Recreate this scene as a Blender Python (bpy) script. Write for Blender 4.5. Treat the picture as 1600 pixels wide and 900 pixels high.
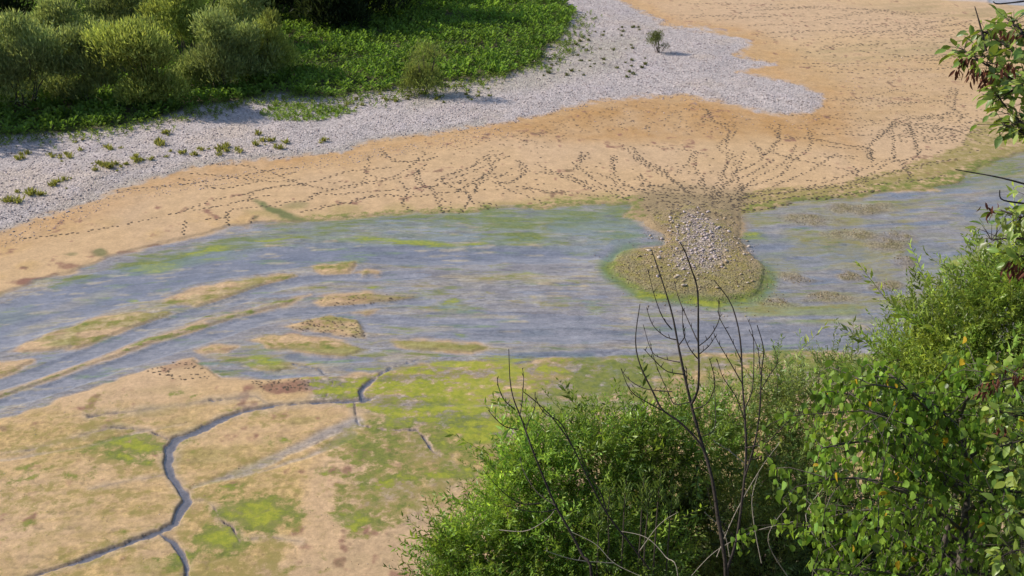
import bpy, math, random
import numpy as np
from mathutils import Vector
for o in list(bpy.data.objects): bpy.data.objects.remove(o)
scene = bpy.context.scene
col = scene.collection
random.seed(7); rng = np.random.default_rng(7)

# ------------------------------------------------------------------ camera, sky, sun, exposure
CAMZ = 19.0; PITCH = math.radians(25.0); F = 1716.0           # F in photo pixels (1600 wide)
cam = bpy.data.cameras.new('camera'); cam.sensor_width = 36; cam.lens = 36*F/1600; cam.clip_end = 20000
camo = bpy.data.objects.new('camera', cam); col.objects.link(camo)
camo.location = (0, 0, CAMZ); camo.rotation_euler = (math.pi/2-PITCH, 0, 0)
scene.camera = camo
SUN_EL = math.radians(34); SUN_AZ = math.atan2(-0.94, 0.32)     # sun stands left of and beyond the flats
world = bpy.data.worlds.new('World'); scene.world = world; world.use_nodes = True
wn = world.node_tree.nodes; wl = world.node_tree.links
sky = wn.new('ShaderNodeTexSky'); sky.sky_type = 'NISHITA'; sky.sun_disc = False
sky.sun_elevation = SUN_EL; sky.sun_rotation = SUN_AZ; sky.air_density = 1.0; sky.dust_density = 0.6
wn['Background'].inputs['Strength'].default_value = 0.13
wl.new(sky.outputs['Color'], wn['Background'].inputs['Color'])
sl = bpy.data.lights.new('sun', 'SUN'); sl.energy = 4.0; sl.angle = math.radians(0.53); sl.color = (1.0, 0.93, 0.82)
so = bpy.data.objects.new('sun', sl); col.objects.link(so)
sd = Vector((math.sin(SUN_AZ)*math.cos(SUN_EL), math.cos(SUN_AZ)*math.cos(SUN_EL), math.sin(SUN_EL)))
so.rotation_euler = (-sd).to_track_quat('-Z', 'Y').to_euler(); so.location = sd*60
vs = scene.view_settings; vs.view_transform = 'Standard'; vs.look = 'None'; vs.gamma = 1; vs.use_curve_mapping = False
vs.exposure = 0.34

# ------------------------------------------------------------------ survey: photo pixel <-> ground
cp, sp = math.cos(PITCH), math.sin(PITCH)
def to_px(X, Y, Z=0.0):
    dz = Z-CAMZ; zc = Y*cp-dz*sp; yc = Y*sp+dz*cp
    return 800+F*X/zc, 450-F*yc/zc
def at(u, v, zc):                                # point at optical depth zc
    a = (u-800)/F*zc; b = (450-v)/F*zc
    return np.array([a, zc*cp+b*sp, CAMZ-zc*sp+b*cp])
def ground(u, v, z=0.0):                         # point of the flats under a pixel
    b = (450-v)/F; dz = -sp+b*cp; k = (z-CAMZ)/dz
    return np.array([(u-800)/F*k, (cp+b*sp)*k, z])

# ------------------------------------------------------------------ numpy noise
TAB = np.random.default_rng(11).random((256, 256))
def vn(x, y, s=0):
    x = np.asarray(x)+17.3*s; y = np.asarray(y)+41.7*s
    xi = np.floor(x).astype(int); yi = np.floor(y).astype(int)
    fx = x-xi; fy = y-yi; fx = fx*fx*fx*(fx*(fx*6-15)+10); fy = fy*fy*fy*(fy*(fy*6-15)+10)
    a = TAB[xi & 255, yi & 255]; b = TAB[(xi+1) & 255, yi & 255]
    c = TAB[xi & 255, (yi+1) & 255]; d = TAB[(xi+1) & 255, (yi+1) & 255]
    return (a*(1-fx)+b*fx)*(1-fy)+(c*(1-fx)+d*fx)*fy
def fbm(x, y, o=4, s=0):
    t = 0; a = 0.5; n = 0
    for k in range(o):
        t = t+a*vn(x*2**k, y*2**k, s+k*3); n += a; a *= 0.55
    return t/n*2-1                                # about -1..1
def sstep(a, b, x):
    t = np.clip((x-a)/(b-a), 0, 1); return t*t*(3-2*t)

# ------------------------------------------------------------------ materials
MATS = {}
def mat(name): 
    m = bpy.data.materials.new(name); m.use_nodes = True; MATS[name] = m
    nt = m.node_tree; return m, nt.nodes, nt.links, nt.nodes['Principled BSDF']
def N(nodes, t, **kw):
    n = nodes.new(t)
    for k, v in kw.items():
        if k in n.inputs: n.inputs[k].default_value = v
        else: setattr(n, k, v)
    return n
def ground_material():
    m, n, l, b = mat('riverbed')
    g = N(n, 'ShaderNodeNewGeometry')
    alb = N(n, 'ShaderNodeAttribute', attribute_name='alb'); aux = N(n, 'ShaderNodeAttribute', attribute_name='aux')
    sep = N(n, 'ShaderNodeSeparateColor'); l.new(aux.outputs['Color'], sep.inputs['Color'])
    n1 = N(n, 'ShaderNodeTexNoise', Scale=1.6, Detail=6, Roughness=0.62); l.new(g.outputs['Position'], n1.inputs['Vector'])
    n2 = N(n, 'ShaderNodeTexNoise', Scale=9.0, Detail=8, Roughness=0.8); l.new(g.outputs['Position'], n2.inputs['Vector'])
    ma = N(n, 'ShaderNodeMapRange'); ma.inputs['From Min'].default_value = 0.3; ma.inputs['From Max'].default_value = 0.7
    ma.inputs['To Min'].default_value = 0.9; ma.inputs['To Max'].default_value = 1.1; l.new(n1.outputs['Fac'], ma.inputs['Value'])
    mb = N(n, 'ShaderNodeMapRange'); mb.inputs['From Min'].default_value = 0.3; mb.inputs['From Max'].default_value = 0.7
    mb.inputs['To Min'].default_value = 0.74; mb.inputs['To Max'].default_value = 1.2; l.new(n2.outputs['Fac'], mb.inputs['Value'])
    mul = N(n, 'ShaderNodeMath', operation='MULTIPLY'); l.new(ma.outputs[0], mul.inputs[0]); l.new(mb.outputs[0], mul.inputs[1])
    sc = N(n, 'ShaderNodeVectorMath', operation='SCALE'); l.new(alb.outputs['Color'], sc.inputs[0]); l.new(mul.outputs[0], sc.inputs['Scale'])
    # pebbles between the modelled stones
    vo = N(n, 'ShaderNodeTexVoronoi', Scale=11.0); l.new(g.outputs['Position'], vo.inputs['Vector'])
    sv = N(n, 'ShaderNodeSeparateColor'); l.new(vo.outputs['Color'], sv.inputs['Color'])
    mv = N(n, 'ShaderNodeMapRange'); mv.inputs['To Min'].default_value = 0.65; mv.inputs['To Max'].default_value = 1.25; l.new(sv.outputs[0], mv.inputs['Value'])
    mx = N(n, 'ShaderNodeMix', data_type='FLOAT'); mx.inputs[2].default_value = 1.0
    l.new(sep.outputs[0], mx.inputs[0]); l.new(mv.outputs[0], mx.inputs[3])
    sc2 = N(n, 'ShaderNodeVectorMath', operation='SCALE'); l.new(sc.outputs[0], sc2.inputs[0]); l.new(mx.outputs[0], sc2.inputs['Scale'])
    fl = N(n, 'ShaderNodeAttribute', attribute_name='flow')
    fm = N(n, 'ShaderNodeMapping'); fm.inputs['Scale'].default_value = (0.55, 2.1, 1); l.new(fl.outputs['Vector'], fm.inputs['Vector'])
    f1 = N(n, 'ShaderNodeTexNoise', Scale=1.0, Detail=9, Roughness=0.74, Distortion=0.6); l.new(fm.outputs[0], f1.inputs['Vector'])
    fr = N(n, 'ShaderNodeMapRange'); fr.inputs['From Min'].default_value = 0.32; fr.inputs['From Max'].default_value = 0.68; fr.inputs['To Min'].default_value = 0.78; fr.inputs['To Max'].default_value = 1.24; l.new(f1.outputs['Fac'], fr.inputs['Value'])
    fm2 = N(n, 'ShaderNodeMapping'); fm2.inputs['Scale'].default_value = (0.16, 0.9, 1); l.new(fl.outputs['Vector'], fm2.inputs['Vector'])
    f2 = N(n, 'ShaderNodeTexNoise', Scale=1.0, Detail=5, Roughness=0.6, Distortion=1.2); l.new(fm2.outputs[0], f2.inputs['Vector'])
    rd = N(n, 'ShaderNodeMath', operation='SUBTRACT'); rd.inputs[1].default_value = 0.5; l.new(f2.outputs['Fac'], rd.inputs[0])
    ra = N(n, 'ShaderNodeMath', operation='ABSOLUTE'); l.new(rd.outputs[0], ra.inputs[0])
    rr = N(n, 'ShaderNodeMapRange', interpolation_type='SMOOTHSTEP'); rr.inputs['From Max'].default_value = 0.022; rr.inputs['To Min'].default_value = 0.74; rr.inputs['To Max'].default_value = 1.0; l.new(ra.outputs[0], rr.inputs['Value'])
    frr = N(n, 'ShaderNodeMath', operation='MULTIPLY'); l.new(fr.outputs[0], frr.inputs[0]); l.new(rr.outputs[0], frr.inputs[1]); fr = frr
    fx = N(n, 'ShaderNodeMix', data_type='FLOAT'); fx.inputs[2].default_value = 1.0; l.new(sep.outputs[1], fx.inputs[0]); l.new(fr.outputs[0], fx.inputs[3])
    n3 = N(n, 'ShaderNodeTexNoise', Scale=5.0, Detail=7, Roughness=0.75); l.new(g.outputs['Position'], n3.inputs['Vector'])
    ar = N(n, 'ShaderNodeMapRange'); ar.inputs['From Min'].default_value = 0.34; ar.inputs['From Max'].default_value = 0.66; ar.inputs['To Min'].default_value = 0.55; ar.inputs['To Max'].default_value = 1.4; l.new(n3.outputs['Fac'], ar.inputs['Value'])
    ax = N(n, 'ShaderNodeMix', data_type='FLOAT'); ax.inputs[2].default_value = 1.0; l.new(sep.outputs[2], ax.inputs[0]); l.new(ar.outputs[0], ax.inputs[3])
    fa = N(n, 'ShaderNodeMath', operation='MULTIPLY'); l.new(fx.outputs[0], fa.inputs[0]); l.new(ax.outputs[0], fa.inputs[1])
    sc3 = N(n, 'ShaderNodeVectorMath', operation='SCALE'); l.new(sc2.outputs[0], sc3.inputs[0]); l.new(fa.outputs[0], sc3.inputs['Scale'])
    # algae: films and mats with ragged edges, drawn out by the flow where it is wet
    mt = N(n, 'ShaderNodeAttribute', attribute_name='mats'); sm = N(n, 'ShaderNodeSeparateColor'); l.new(mt.outputs['Color'], sm.inputs['Color'])
    n4 = N(n, 'ShaderNodeTexNoise', Scale=2.1, Detail=9, Roughness=0.72); l.new(g.outputs['Position'], n4.inputs['Vector'])
    nm = N(n, 'ShaderNodeMix', data_type='FLOAT'); l.new(sep.outputs[1], nm.inputs[0]); l.new(n4.outputs['Fac'], nm.inputs[2]); l.new(f1.outputs['Fac'], nm.inputs[3])
    cur = sc3.outputs[0]
    for ch, c1, c2 in ((0, (0.30, 0.235, 0.07), (0.22, 0.19, 0.05)), (1, (0.20, 0.225, 0.04), (0.10, 0.14, 0.025)), (2, (0.37, 0.36, 0.035), (0.24, 0.27, 0.03))):
        m1 = N(n, 'ShaderNodeMath', operation='MULTIPLY_ADD'); m1.inputs[1].default_value = 0.75; nk = N(n, 'ShaderNodeMath', operation='MULTIPLY_ADD'); nk.inputs[1].default_value = 1.9; nk.inputs[2].default_value = -0.45; l.new(nm.outputs[0], nk.inputs[0]); l.new(sm.outputs[ch], m1.inputs[0]); l.new(nk.outputs[0], m1.inputs[2])
        mr = N(n, 'ShaderNodeMapRange', interpolation_type='SMOOTHSTEP'); mr.inputs['From Min'].default_value = 0.80; mr.inputs['From Max'].default_value = 1.12; mr.inputs['To Max'].default_value = 0.8; l.new(m1.outputs[0], mr.inputs['Value'])
        cc = N(n, 'ShaderNodeMix', data_type='RGBA'); cc.inputs[6].default_value = (*c1, 1); cc.inputs[7].default_value = (*c2, 1)
        cr = N(n, 'ShaderNodeMapRange'); cr.inputs['From Min'].default_value = 0.4; cr.inputs['From Max'].default_value = 0.6; l.new(n3.outputs['Fac'], cr.inputs['Value']); l.new(cr.outputs[0], cc.inputs[0])
        cm = N(n, 'ShaderNodeMix', data_type='RGBA'); l.new(mr.outputs[0], cm.inputs[0]); l.new(cur, cm.inputs[6]); l.new(cc.outputs[2], cm.inputs[7]); cur = cm.outputs[2]
    l.new(cur, b.inputs['Base Color'])
    ro = N(n, 'ShaderNodeMapRange'); ro.inputs['To Min'].default_value = 0.95; ro.inputs['To Max'].default_value = 0.42
    l.new(sep.outputs[1], ro.inputs['Value']); l.new(ro.outputs[0], b.inputs['Roughness'])
    b.inputs['Specular IOR Level'].default_value = 0.25
    bp = N(n, 'ShaderNodeBump', Strength=0.5, Distance=0.03); l.new(n2.outputs['Fac'], bp.inputs['Height'])
    bv = N(n, 'ShaderNodeBump', Distance=0.035); l.new(sep.outputs[0], bv.inputs['Strength']); l.new(vo.outputs['Distance'], bv.inputs['Height'])
    bv.invert = True; l.new(bp.outputs['Normal'], bv.inputs['Normal']); l.new(bv.outputs['Normal'], b.inputs['Normal'])
    return m
def water_material():
    m, n, l, b = mat('shallow_water'); n.remove(b)
    out = n['Material Output']
    g = N(n, 'ShaderNodeNewGeometry')
    mp = N(n, 'ShaderNodeMapping'); mp.inputs['Scale'].default_value = (1.2, 3.2, 1); l.new(g.outputs['Position'], mp.inputs['Vector'])
    nz = N(n, 'ShaderNodeTexNoise', Scale=2.2, Detail=5, Roughness=0.6); l.new(mp.outputs[0], nz.inputs['Vector'])
    bp = N(n, 'ShaderNodeBump', Strength=0.15, Distance=0.03); l.new(nz.outputs['Fac'], bp.inputs['Height'])
    gl = N(n, 'ShaderNodeBsdfGlossy', Roughness=0.25); gl.inputs['Color'].default_value = (1, 1, 1, 1); l.new(bp.outputs[0], gl.inputs['Normal'])
    tr = N(n, 'ShaderNodeBsdfTransparent'); tr.inputs['Color'].default_value = (0.96, 0.965, 0.98, 1)
    fr = N(n, 'ShaderNodeFresnel', IOR=1.36); l.new(bp.outputs[0], fr.inputs['Normal'])
    fk = N(n, 'ShaderNodeMath', operation='MULTIPLY'); fk.inputs[1].default_value = 0.12; l.new(fr.outputs[0], fk.inputs[0])
    mx = N(n, 'ShaderNodeMixShader'); l.new(fk.outputs[0], mx.inputs[0]); l.new(tr.outputs[0], mx.inputs[1]); l.new(gl.outputs[0], mx.inputs[2])
    l.new(mx.outputs[0], out.inputs['Surface'])
    return m
def leaf_material(name, tr=0.35, rough=0.5, spec=0.3, trc=(1.25, 1.2, 0.7)):
    m, n, l, b = mat(name)
    a = N(n, 'ShaderNodeAttribute', attribute_name='tint')
    l.new(a.outputs['Color'], b.inputs['Base Color']); b.inputs['Roughness'].default_value = rough; b.inputs['Specular IOR Level'].default_value = spec
    t = N(n, 'ShaderNodeBsdfTranslucent')
    v = N(n, 'ShaderNodeVectorMath', operation='MULTIPLY'); l.new(a.outputs['Color'], v.inputs[0]); v.inputs[1].default_value = trc
    l.new(v.outputs[0], t.inputs['Color'])
    mx = N(n, 'ShaderNodeMixShader'); mx.inputs[0].default_value = tr
    l.new(b.outputs[0], mx.inputs[1]); l.new(t.outputs[0], mx.inputs[2]); l.new(mx.outputs[0], n['Material Output'].inputs['Surface'])
    return m
def noisy_material(name, c1, c2, scale=20, rough=0.85, bump=0.4, dist=0.01, attr=None):
    m, n, l, b = mat(name)
    g = N(n, 'ShaderNodeTexCoord')
    z = N(n, 'ShaderNodeTexNoise', Scale=scale, Detail=5, Roughness=0.65); l.new(g.outputs['Object'], z.inputs['Vector'])
    r = N(n, 'ShaderNodeValToRGB'); r.color_ramp.elements[0].position = 0.3; r.color_ramp.elements[1].position = 0.7
    r.color_ramp.elements[0].color = (*c1, 1); r.color_ramp.elements[1].color = (*c2, 1); l.new(z.outputs['Fac'], r.inputs[0])
    if attr:
        a = N(n, 'ShaderNodeAttribute', attribute_name=attr); v = N(n, 'ShaderNodeVectorMath', operation='MULTIPLY')
        l.new(r.outputs[0], v.inputs[0]); l.new(a.outputs['Color'], v.inputs[1]); l.new(v.outputs[0], b.inputs['Base Color'])
    else: l.new(r.outputs[0], b.inputs['Base Color'])
    b.inputs['Roughness'].default_value = rough; b.inputs['Specular IOR Level'].default_value = 0.2
    bp = N(n, 'ShaderNodeBump', Strength=bump, Distance=dist); l.new(z.outputs['Fac'], bp.inputs['Height']); l.new(bp.outputs[0], b.inputs['Normal'])
    return m
M_GROUND = ground_material(); M_WATER = water_material()
M_STONE = noisy_material('river_stone', (0.75, 0.72, 0.72), (1.1, 1.05, 1.05), 9, attr='tint')
M_WILLOW = leaf_material('willow_leaf', 0.42, 0.4, 0.5); M_FAR = leaf_material('far_leaf', 0.45, 0.6, 0.15)
M_BROAD = leaf_material('broad_leaf', 0.38, 0.38, 0.5); M_HERB = leaf_material('herb_leaf', 0.45, 0.6, 0.15, (1.1, 1.2, 0.6))
M_BARK = noisy_material('grey_bark', (0.05, 0.04, 0.032), (0.15, 0.125, 0.1), 30)
M_DARKBARK = noisy_material('dark_bark', (0.02, 0.016, 0.014), (0.075, 0.058, 0.05), 40)
M_PALETWIG = noisy_material('pale_dead_twig', (0.24, 0.2, 0.16), (0.42, 0.37, 0.3), 30)
M_SEED = leaf_material('dry_seed_key', 0.15, 0.7, 0.1, (1, 0.8, 0.6))
M_PRINT = noisy_material('wet_shaded_print', (0.065, 0.045, 0.03), (0.15, 0.105, 0.065), 6, 0.6)  # wet mud and the shade inside the prints, painted as one dark colour
M_BANK = noisy_material('bank_soil', (0.05, 0.05, 0.025), (0.11, 0.1, 0.05), 1.5, 0.95, 0.8, 0.1)

# ------------------------------------------------------------------ mesh helpers
def mesh_np(name, V, faces_flat, sizes, material, parent=None, tint=None, smooth=False):
    me = bpy.data.meshes.new(name); V = np.asarray(V, dtype=np.float32)
    sizes = np.asarray(sizes, dtype=np.int32); ff = np.asarray(faces_flat, dtype=np.int32).ravel()
    me.vertices.add(len(V)); me.vertices.foreach_set('co', V.ravel())
    me.loops.add(len(ff)); me.loops.foreach_set('vertex_index', ff)
    me.polygons.add(len(sizes)); st = np.zeros(len(sizes), dtype=np.int32); st[1:] = np.cumsum(sizes)[:-1]
    me.polygons.foreach_set('loop_start', st); me.polygons.foreach_set('loop_total', sizes)
    if smooth: me.polygons.foreach_set('use_smooth', np.ones(len(sizes), dtype=bool))
    me.update(calc_edges=True)
    if tint is not None:
        a = me.attributes.new('tint', 'FLOAT_COLOR', 'POINT')
        c = np.ones((len(V), 4), dtype=np.float32); c[:, :3] = tint; a.data.foreach_set('color', c.ravel())
    me.materials.append(material)
    o = bpy.data.objects.new(name, me); col.objects.link(o)
    if parent is not None: o.parent = parent
    return o
def tri_obj(name, V, T, material, parent=None, tint=None, smooth=False):
    T = np.asarray(T); return mesh_np(name, V, T.ravel(), np.full(len(T), T.shape[1]), material, parent, tint, smooth)
def tag(o, label=None, cat=None, group=None, kind=None):
    if label: o['label'] = label
    if cat: o['category'] = cat
    if group: o['group'] = group
    if kind: o['kind'] = kind
    return o
def empty(name, loc):
    o = bpy.data.objects.new(name, None); col.objects.link(o); o.location = [float(x) for x in loc]; o.empty_display_size = 0.2
    return o
def copy_tree(o, loc, rz, s, parent=None):
    c = o.copy(); col.objects.link(c)
    if parent is None: c.location = loc; c.rotation_euler = (0, 0, rz); c.scale = s
    else: c.parent = parent
    for ch in list(o.children): copy_tree(ch, None, 0, None, c)
    return c
def smooth_path(P, n):
    P = np.asarray(P, float); k = len(P); out = []
    t = np.linspace(0, k-1, n)
    for x in t:
        i = min(int(x), k-2); f = x-i
        p0 = P[max(i-1, 0)]; p1 = P[i]; p2 = P[i+1]; p3 = P[min(i+2, k-1)]
        out.append(0.5*((2*p1)+(-p0+p2)*f+(2*p0-5*p1+4*p2-p3)*f*f+(-p0+3*p1-3*p2+p3)*f**3))
    return np.array(out)
class Tubes:
    def __init__(s): s.V = []; s.Fc = []; s.n = 0
    def add(s, P, r0, r1, sides=5, jit=0.0):
        P = np.asarray(P, float); k = len(P)
        T = np.gradient(P, axis=0); T /= np.linalg.norm(T, axis=1)[:, None]+1e-9
        ref = np.array([0.31, 0.17, 0.93]) if abs(T[0, 2]) < 0.8 else np.array([0.95, 0.2, 0.1])
        A = np.cross(T, ref); A /= np.linalg.norm(A, axis=1)[:, None]+1e-9; B = np.cross(T, A)
        r = np.linspace(1, 0, k)**0.8*(r0-r1)+r1
        if jit: r = r*(1+jit*(rng.random(k)-0.5))
        an = np.arange(sides)*2*math.pi/sides
        R = P[:, None, :]+r[:, None, None]*(np.cos(an)[None, :, None]*A[:, None, :]+np.sin(an)[None, :, None]*B[:, None, :])
        s.V.append(R.reshape(-1, 3))
        i = np.arange(k-1)[:, None]*sides; j = np.arange(sides)[None, :]; j2 = (j+1) % sides
        q = np.stack([i+j, i+j2, i+sides+j2, i+sides+j], -1).reshape(-1, 4)+s.n
        s.Fc.append(q); s.n += k*sides
    def build(s, name, material, parent=None, loc=(0, 0, 0)):
        V = np.concatenate(s.V)-np.asarray(loc, float)
        return tri_obj(name, V, np.concatenate(s.Fc), material, parent, smooth=True)
def rots(D, roll, up=None):
    """rotation matrices whose y axis is D (n,3), rolled by roll about it"""
    D = D/(np.linalg.norm(D, axis=1)[:, None]+1e-9)
    ref = np.tile(np.array([0, 0, 1.0]), (len(D), 1)); par = np.abs(D[:, 2]) > 0.97; ref[par] = [1, 0, 0]
    X = np.cross(D, ref); X /= np.linalg.norm(X, axis=1)[:, None]+1e-9; Z = np.cross(X, D)
    c = np.cos(roll)[:, None]; s = np.sin(roll)[:, None]
    X2 = X*c+Z*s; Z2 = Z*c-X*s
    return np.stack([X2, D, Z2], -1)               # columns
def instance(TV, TF, pos, D, roll, size):
    """replicate a template; returns V, F"""
    R = rots(D, roll); n = len(pos); k = len(TV)
    size = np.asarray(size, float); size = size[:, None] if size.ndim == 1 else size
    V = np.einsum('nij,nkj->nki', R, TV[None]*size[:, None, :])+pos[:, None, :]
    Fc = TF[None]+(np.arange(n)*k)[:, None, None]
    return V.reshape(-1, 3), Fc.reshape(-1, TF.shape[1])
# leaf templates: base at origin, blade along +y, face up +z
LANCE_V = np.array([[0, 0, 0], [0.13, 0.42, 0.04], [-0.13, 0.42, 0.04], [0, 1, -0.08]]); LANCE_F = np.array([[0, 1, 3], [0, 3, 2]])
OVAL_V = np.array([[0, 0, 0], [0.2, 0.22, 0.04], [0.27, 0.5, 0.05], [0.17, 0.8, 0.0], [0, 1.05, -0.14], [-0.17, 0.8, 0.0], [-0.27, 0.5, 0.05], [-0.2, 0.22, 0.04], [0, 0.5, -0.02]])
OVAL_F = np.array([[0, 1, 8], [1, 2, 8], [2, 3, 8], [3, 4, 8], [4, 5, 8], [5, 6, 8], [6, 7, 8], [7, 0, 8]])
HEART_V = np.array([[0, 0, 0], [0.3, 0.1, 0.05], [0.4, 0.34, 0.06], [0.26, 0.66, 0.02], [0, 1.05, -0.1], [-0.26, 0.66, 0.02], [-0.4, 0.34, 0.06], [-0.3, 0.1, 0.05], [0, 0.4, -0.03]])
HEART_F = OVAL_F
def unit(n):
    d = rng.normal(size=(n, 3)); return d/np.linalg.norm(d, axis=1)[:, None]
def vary(c, n, v=0.25, yel=0.15):
    """per leaf colours round c"""
    k = 1+v*rng.normal(size=(n, 1)); y = yel*rng.random((n, 1))
    out = np.array(c)[None]*np.clip(k, 0.4, 1.8); out[:, 0:1] *= 1+2.2*y; out[:, 1:2] *= 1+0.7*y
    return np.clip(out, 0.004, 0.9)

# ================================================================== THE RIVERBED
vrows = np.concatenate([np.arange(985, 560, -2.1), np.arange(560, 352, -1.5), np.arange(352, -40, -1.1)])
Rv = CAMZ/np.tan(PITCH+np.arctan((vrows-450)/F))
R = np.concatenate([np.linspace(14, Rv[0], 8)[:-1], Rv, Rv[-1]*np.geomspace(1.03, 40, 26)])
TH = np.concatenate([np.radians(np.linspace(-180, -33, 30))[:-1], np.radians(np.linspace(-30, 30, 850)), np.radians(np.linspace(33, 180, 30))[1:]])
nr, nc = len(R), len(TH)
GX = R[:, None]*np.sin(TH)[None, :]; GY = R[:, None]*np.cos(TH)[None, :]
X = GX.ravel(); Y = GY.ravel(); RR = np.repeat(R, nc)
front = (Y > 8) & (np.abs(X) < Y*1.2+10)
amp = np.clip(RR/45, 0.4, 1.6)
wx = 0.34*amp*fbm(X/2.6, Y/3.4, 4, 1); wy = 0.5*amp*fbm(X/3.0, Y/3.4, 4, 2)
Ys = np.where(front, Y, 60.0); Xs = np.where(front, X, 400.0)
u0, v0 = to_px(Xs, Ys); u, v = to_px(Xs+wx, Ys+wy)
kc = 1+1.6*np.clip((60-RR)/30, 0, 1); uc, vc = to_px(Xs+kc*wx, Ys+kc*wy)     # looser warp for films and mats
us, vs_ = to_px(Xs+0.3*wx, Ys+0.3*wy)                                   # gentler warp for sharp banks
def pdist(pts, uu, vv, closed, asp=1.7):
    """distance in px (v stretched by asp for the foreshortening), and inside flag"""
    P = np.array(pts, float); d2 = np.full(uu.shape, 1e12); ins = np.zeros(uu.shape, bool)
    k = len(P); rngk = range(k if closed else k-1)
    for i in rngk:
        a = P[i]; b = P[(i+1) % k]
        ax, ay = a[0], a[1]*asp; bx, by = b[0], b[1]*asp; dx, dy = bx-ax, by-ay
        t = np.clip(((uu-ax)*dx+(vv*asp-ay)*dy)/(dx*dx+dy*dy+1e-9), 0, 1)
        d2 = np.minimum(d2, (uu-ax-t*dx)**2+(vv*asp-ay-t*dy)**2)
        if closed and a[1] != b[1]:
            c = (a[1] > vv) != (b[1] > vv)
            ins ^= c & (uu < (b[0]-a[0])*(vv-a[1])/(b[1]-a[1])+a[0])
    return np.sqrt(d2), ins
def poly(pts, soft=6, uu=None, vv=None):
    """soft mask of a polygon drawn on the survey"""
    uu = u if uu is None else uu; vv = v if vv is None else vv
    P = np.array(pts, float); m = np.zeros(uu.shape)
    q = (uu > P[:, 0].min()-3*soft) & (uu < P[:, 0].max()+3*soft) & (vv > P[:, 1].min()-3*soft) & (vv < P[:, 1].max()+3*soft)
    d, i = pdist(pts, uu[q], vv[q], True); s = np.where(i, d, -d); m[q] = sstep(-soft, soft, s); return m
def polysd(pts, uu, vv, cap=60):
    P = np.array(pts, float); m = np.full(uu.shape, -float(cap))
    q = (uu > P[:, 0].min()-cap) & (uu < P[:, 0].max()+cap) & (vv > P[:, 1].min()-cap) & (vv < P[:, 1].max()+cap)
    d, i = pdist(pts, uu[q], vv[q], True); m[q] = np.clip(np.where(i, d, -d), -cap, cap); return m
def stroke(pts, w, uu, vv, cap=30, asp=1.7):
    """signed distance to a ribbon (positive inside); w = half width or list"""
    P = np.array(pts, float); m = np.full(uu.shape, -float(cap)); w = np.full(len(P), w, float) if np.isscalar(w) else np.array(w, float)
    mw = w.max()+cap
    q = (uu > P[:, 0].min()-mw) & (uu < P[:, 0].max()+mw) & (vv > P[:, 1].min()-mw) & (vv < P[:, 1].max()+mw)
    U = uu[q]; V = vv[q]*asp; best = np.full(U.shape, -float(cap))
    for i in range(len(P)-1):
        ax, ay, bx, by = P[i, 0], P[i, 1]*asp, P[i+1, 0], P[i+1, 1]*asp; dx, dy = bx-ax, by-ay
        t = np.clip(((U-ax)*dx+(V-ay)*dy)/(dx*dx+dy*dy+1e-9), 0, 1)
        best = np.maximum(best, w[i]*(1-t)+w[i+1]*t-np.hypot(U-ax-t*dx, V-ay-t*dy))
    m[q] = best; return m
def ell(cx, cy, rx, ry, ang=0.0, uu=None, vv=None):
    uu = uc if uu is None else uu; vv = vc if vv is None else vv
    c, s = math.cos(math.radians(ang)), math.sin(math.radians(ang))
    a = ((uu-cx)*c+(vv-cy)*s)/rx; b = (-(uu-cx)*s+(vv-cy)*c)/ry
    return np.clip(1.3-np.sqrt(a*a+b*b)*1.0, 0, 1)

# noise sheets: isotropic in metres, and streaks drawn out along the flow
n_big = fbm(X/6, Y/8, 4, 5); n_mid = fbm(X/1.4, Y/1.8, 4, 6); n_fin = fbm(X/0.45, Y/0.6, 3, 7)
bend = 0.0016*np.clip(620-u0, 0, 900)**1.62/1.5 - 0.00012*np.clip(u0-1000, 0, 700)**2*0.4
vst = v0-bend
st1 = fbm(u0/95, vst/7.0, 4, 8); st2 = fbm(u0/46, vst/3.8, 3, 9); st3 = fbm(u0/190, vst/16.0, 3, 10)

GRAVEL = [(-300, 500), (-60, 400), (0, 370), (60, 345), (130, 325), (180, 303), (205, 290), (300, 262), (420, 250), (520, 240), (620, 217), (700, 206), (800, 192),
          (870, 176), (920, 163), (1000, 154), (1066, 153), (1120, 161), (1180, 174), (1226, 180), (1275, 177), (1286, 148), (1258, 133), (1233, 128), (1190, 120),
          (1155, 115), (1185, 107), (1213, 100), (1185, 93), (1156, 87), (1172, 77), (1170, 68), (1140, 55), (1100, 47), (1066, 43), (1030, 37), (1018, 24), (976, 3), (930, -20), (900, -60), (-300, -60)]
GREEN = [(-300, 260), (-60, 228), (0, 220), (40, 216), (120, 212), (190, 205), (250, 190), (320, 172), (380, 165), (420, 150), (500, 157), (560, 153), (620, 145), (720, 130), (790, 124),
         (845, 100), (850, 85), (880, 60), (900, 25), (870, 0), (860, -60), (-300, -60)]
ISLE = [(1020, 300), (1000, 325), (1008, 345), (1040, 366), (1030, 380), (988, 387), (966, 405), (953, 418), (975, 440), (1010, 460), (1060, 470), (1130, 472), (1185, 463), (1203, 440), (1192, 412), (1170, 392), (1160, 365), (1158, 330), (1170, 300)]
PALE = [(1080, 330), (1058, 350), (1055, 368), (1066, 388), (1050, 405), (1062, 424), (1110, 428), (1130, 410), (1140, 385), (1126, 362), (1105, 345)]
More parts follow.
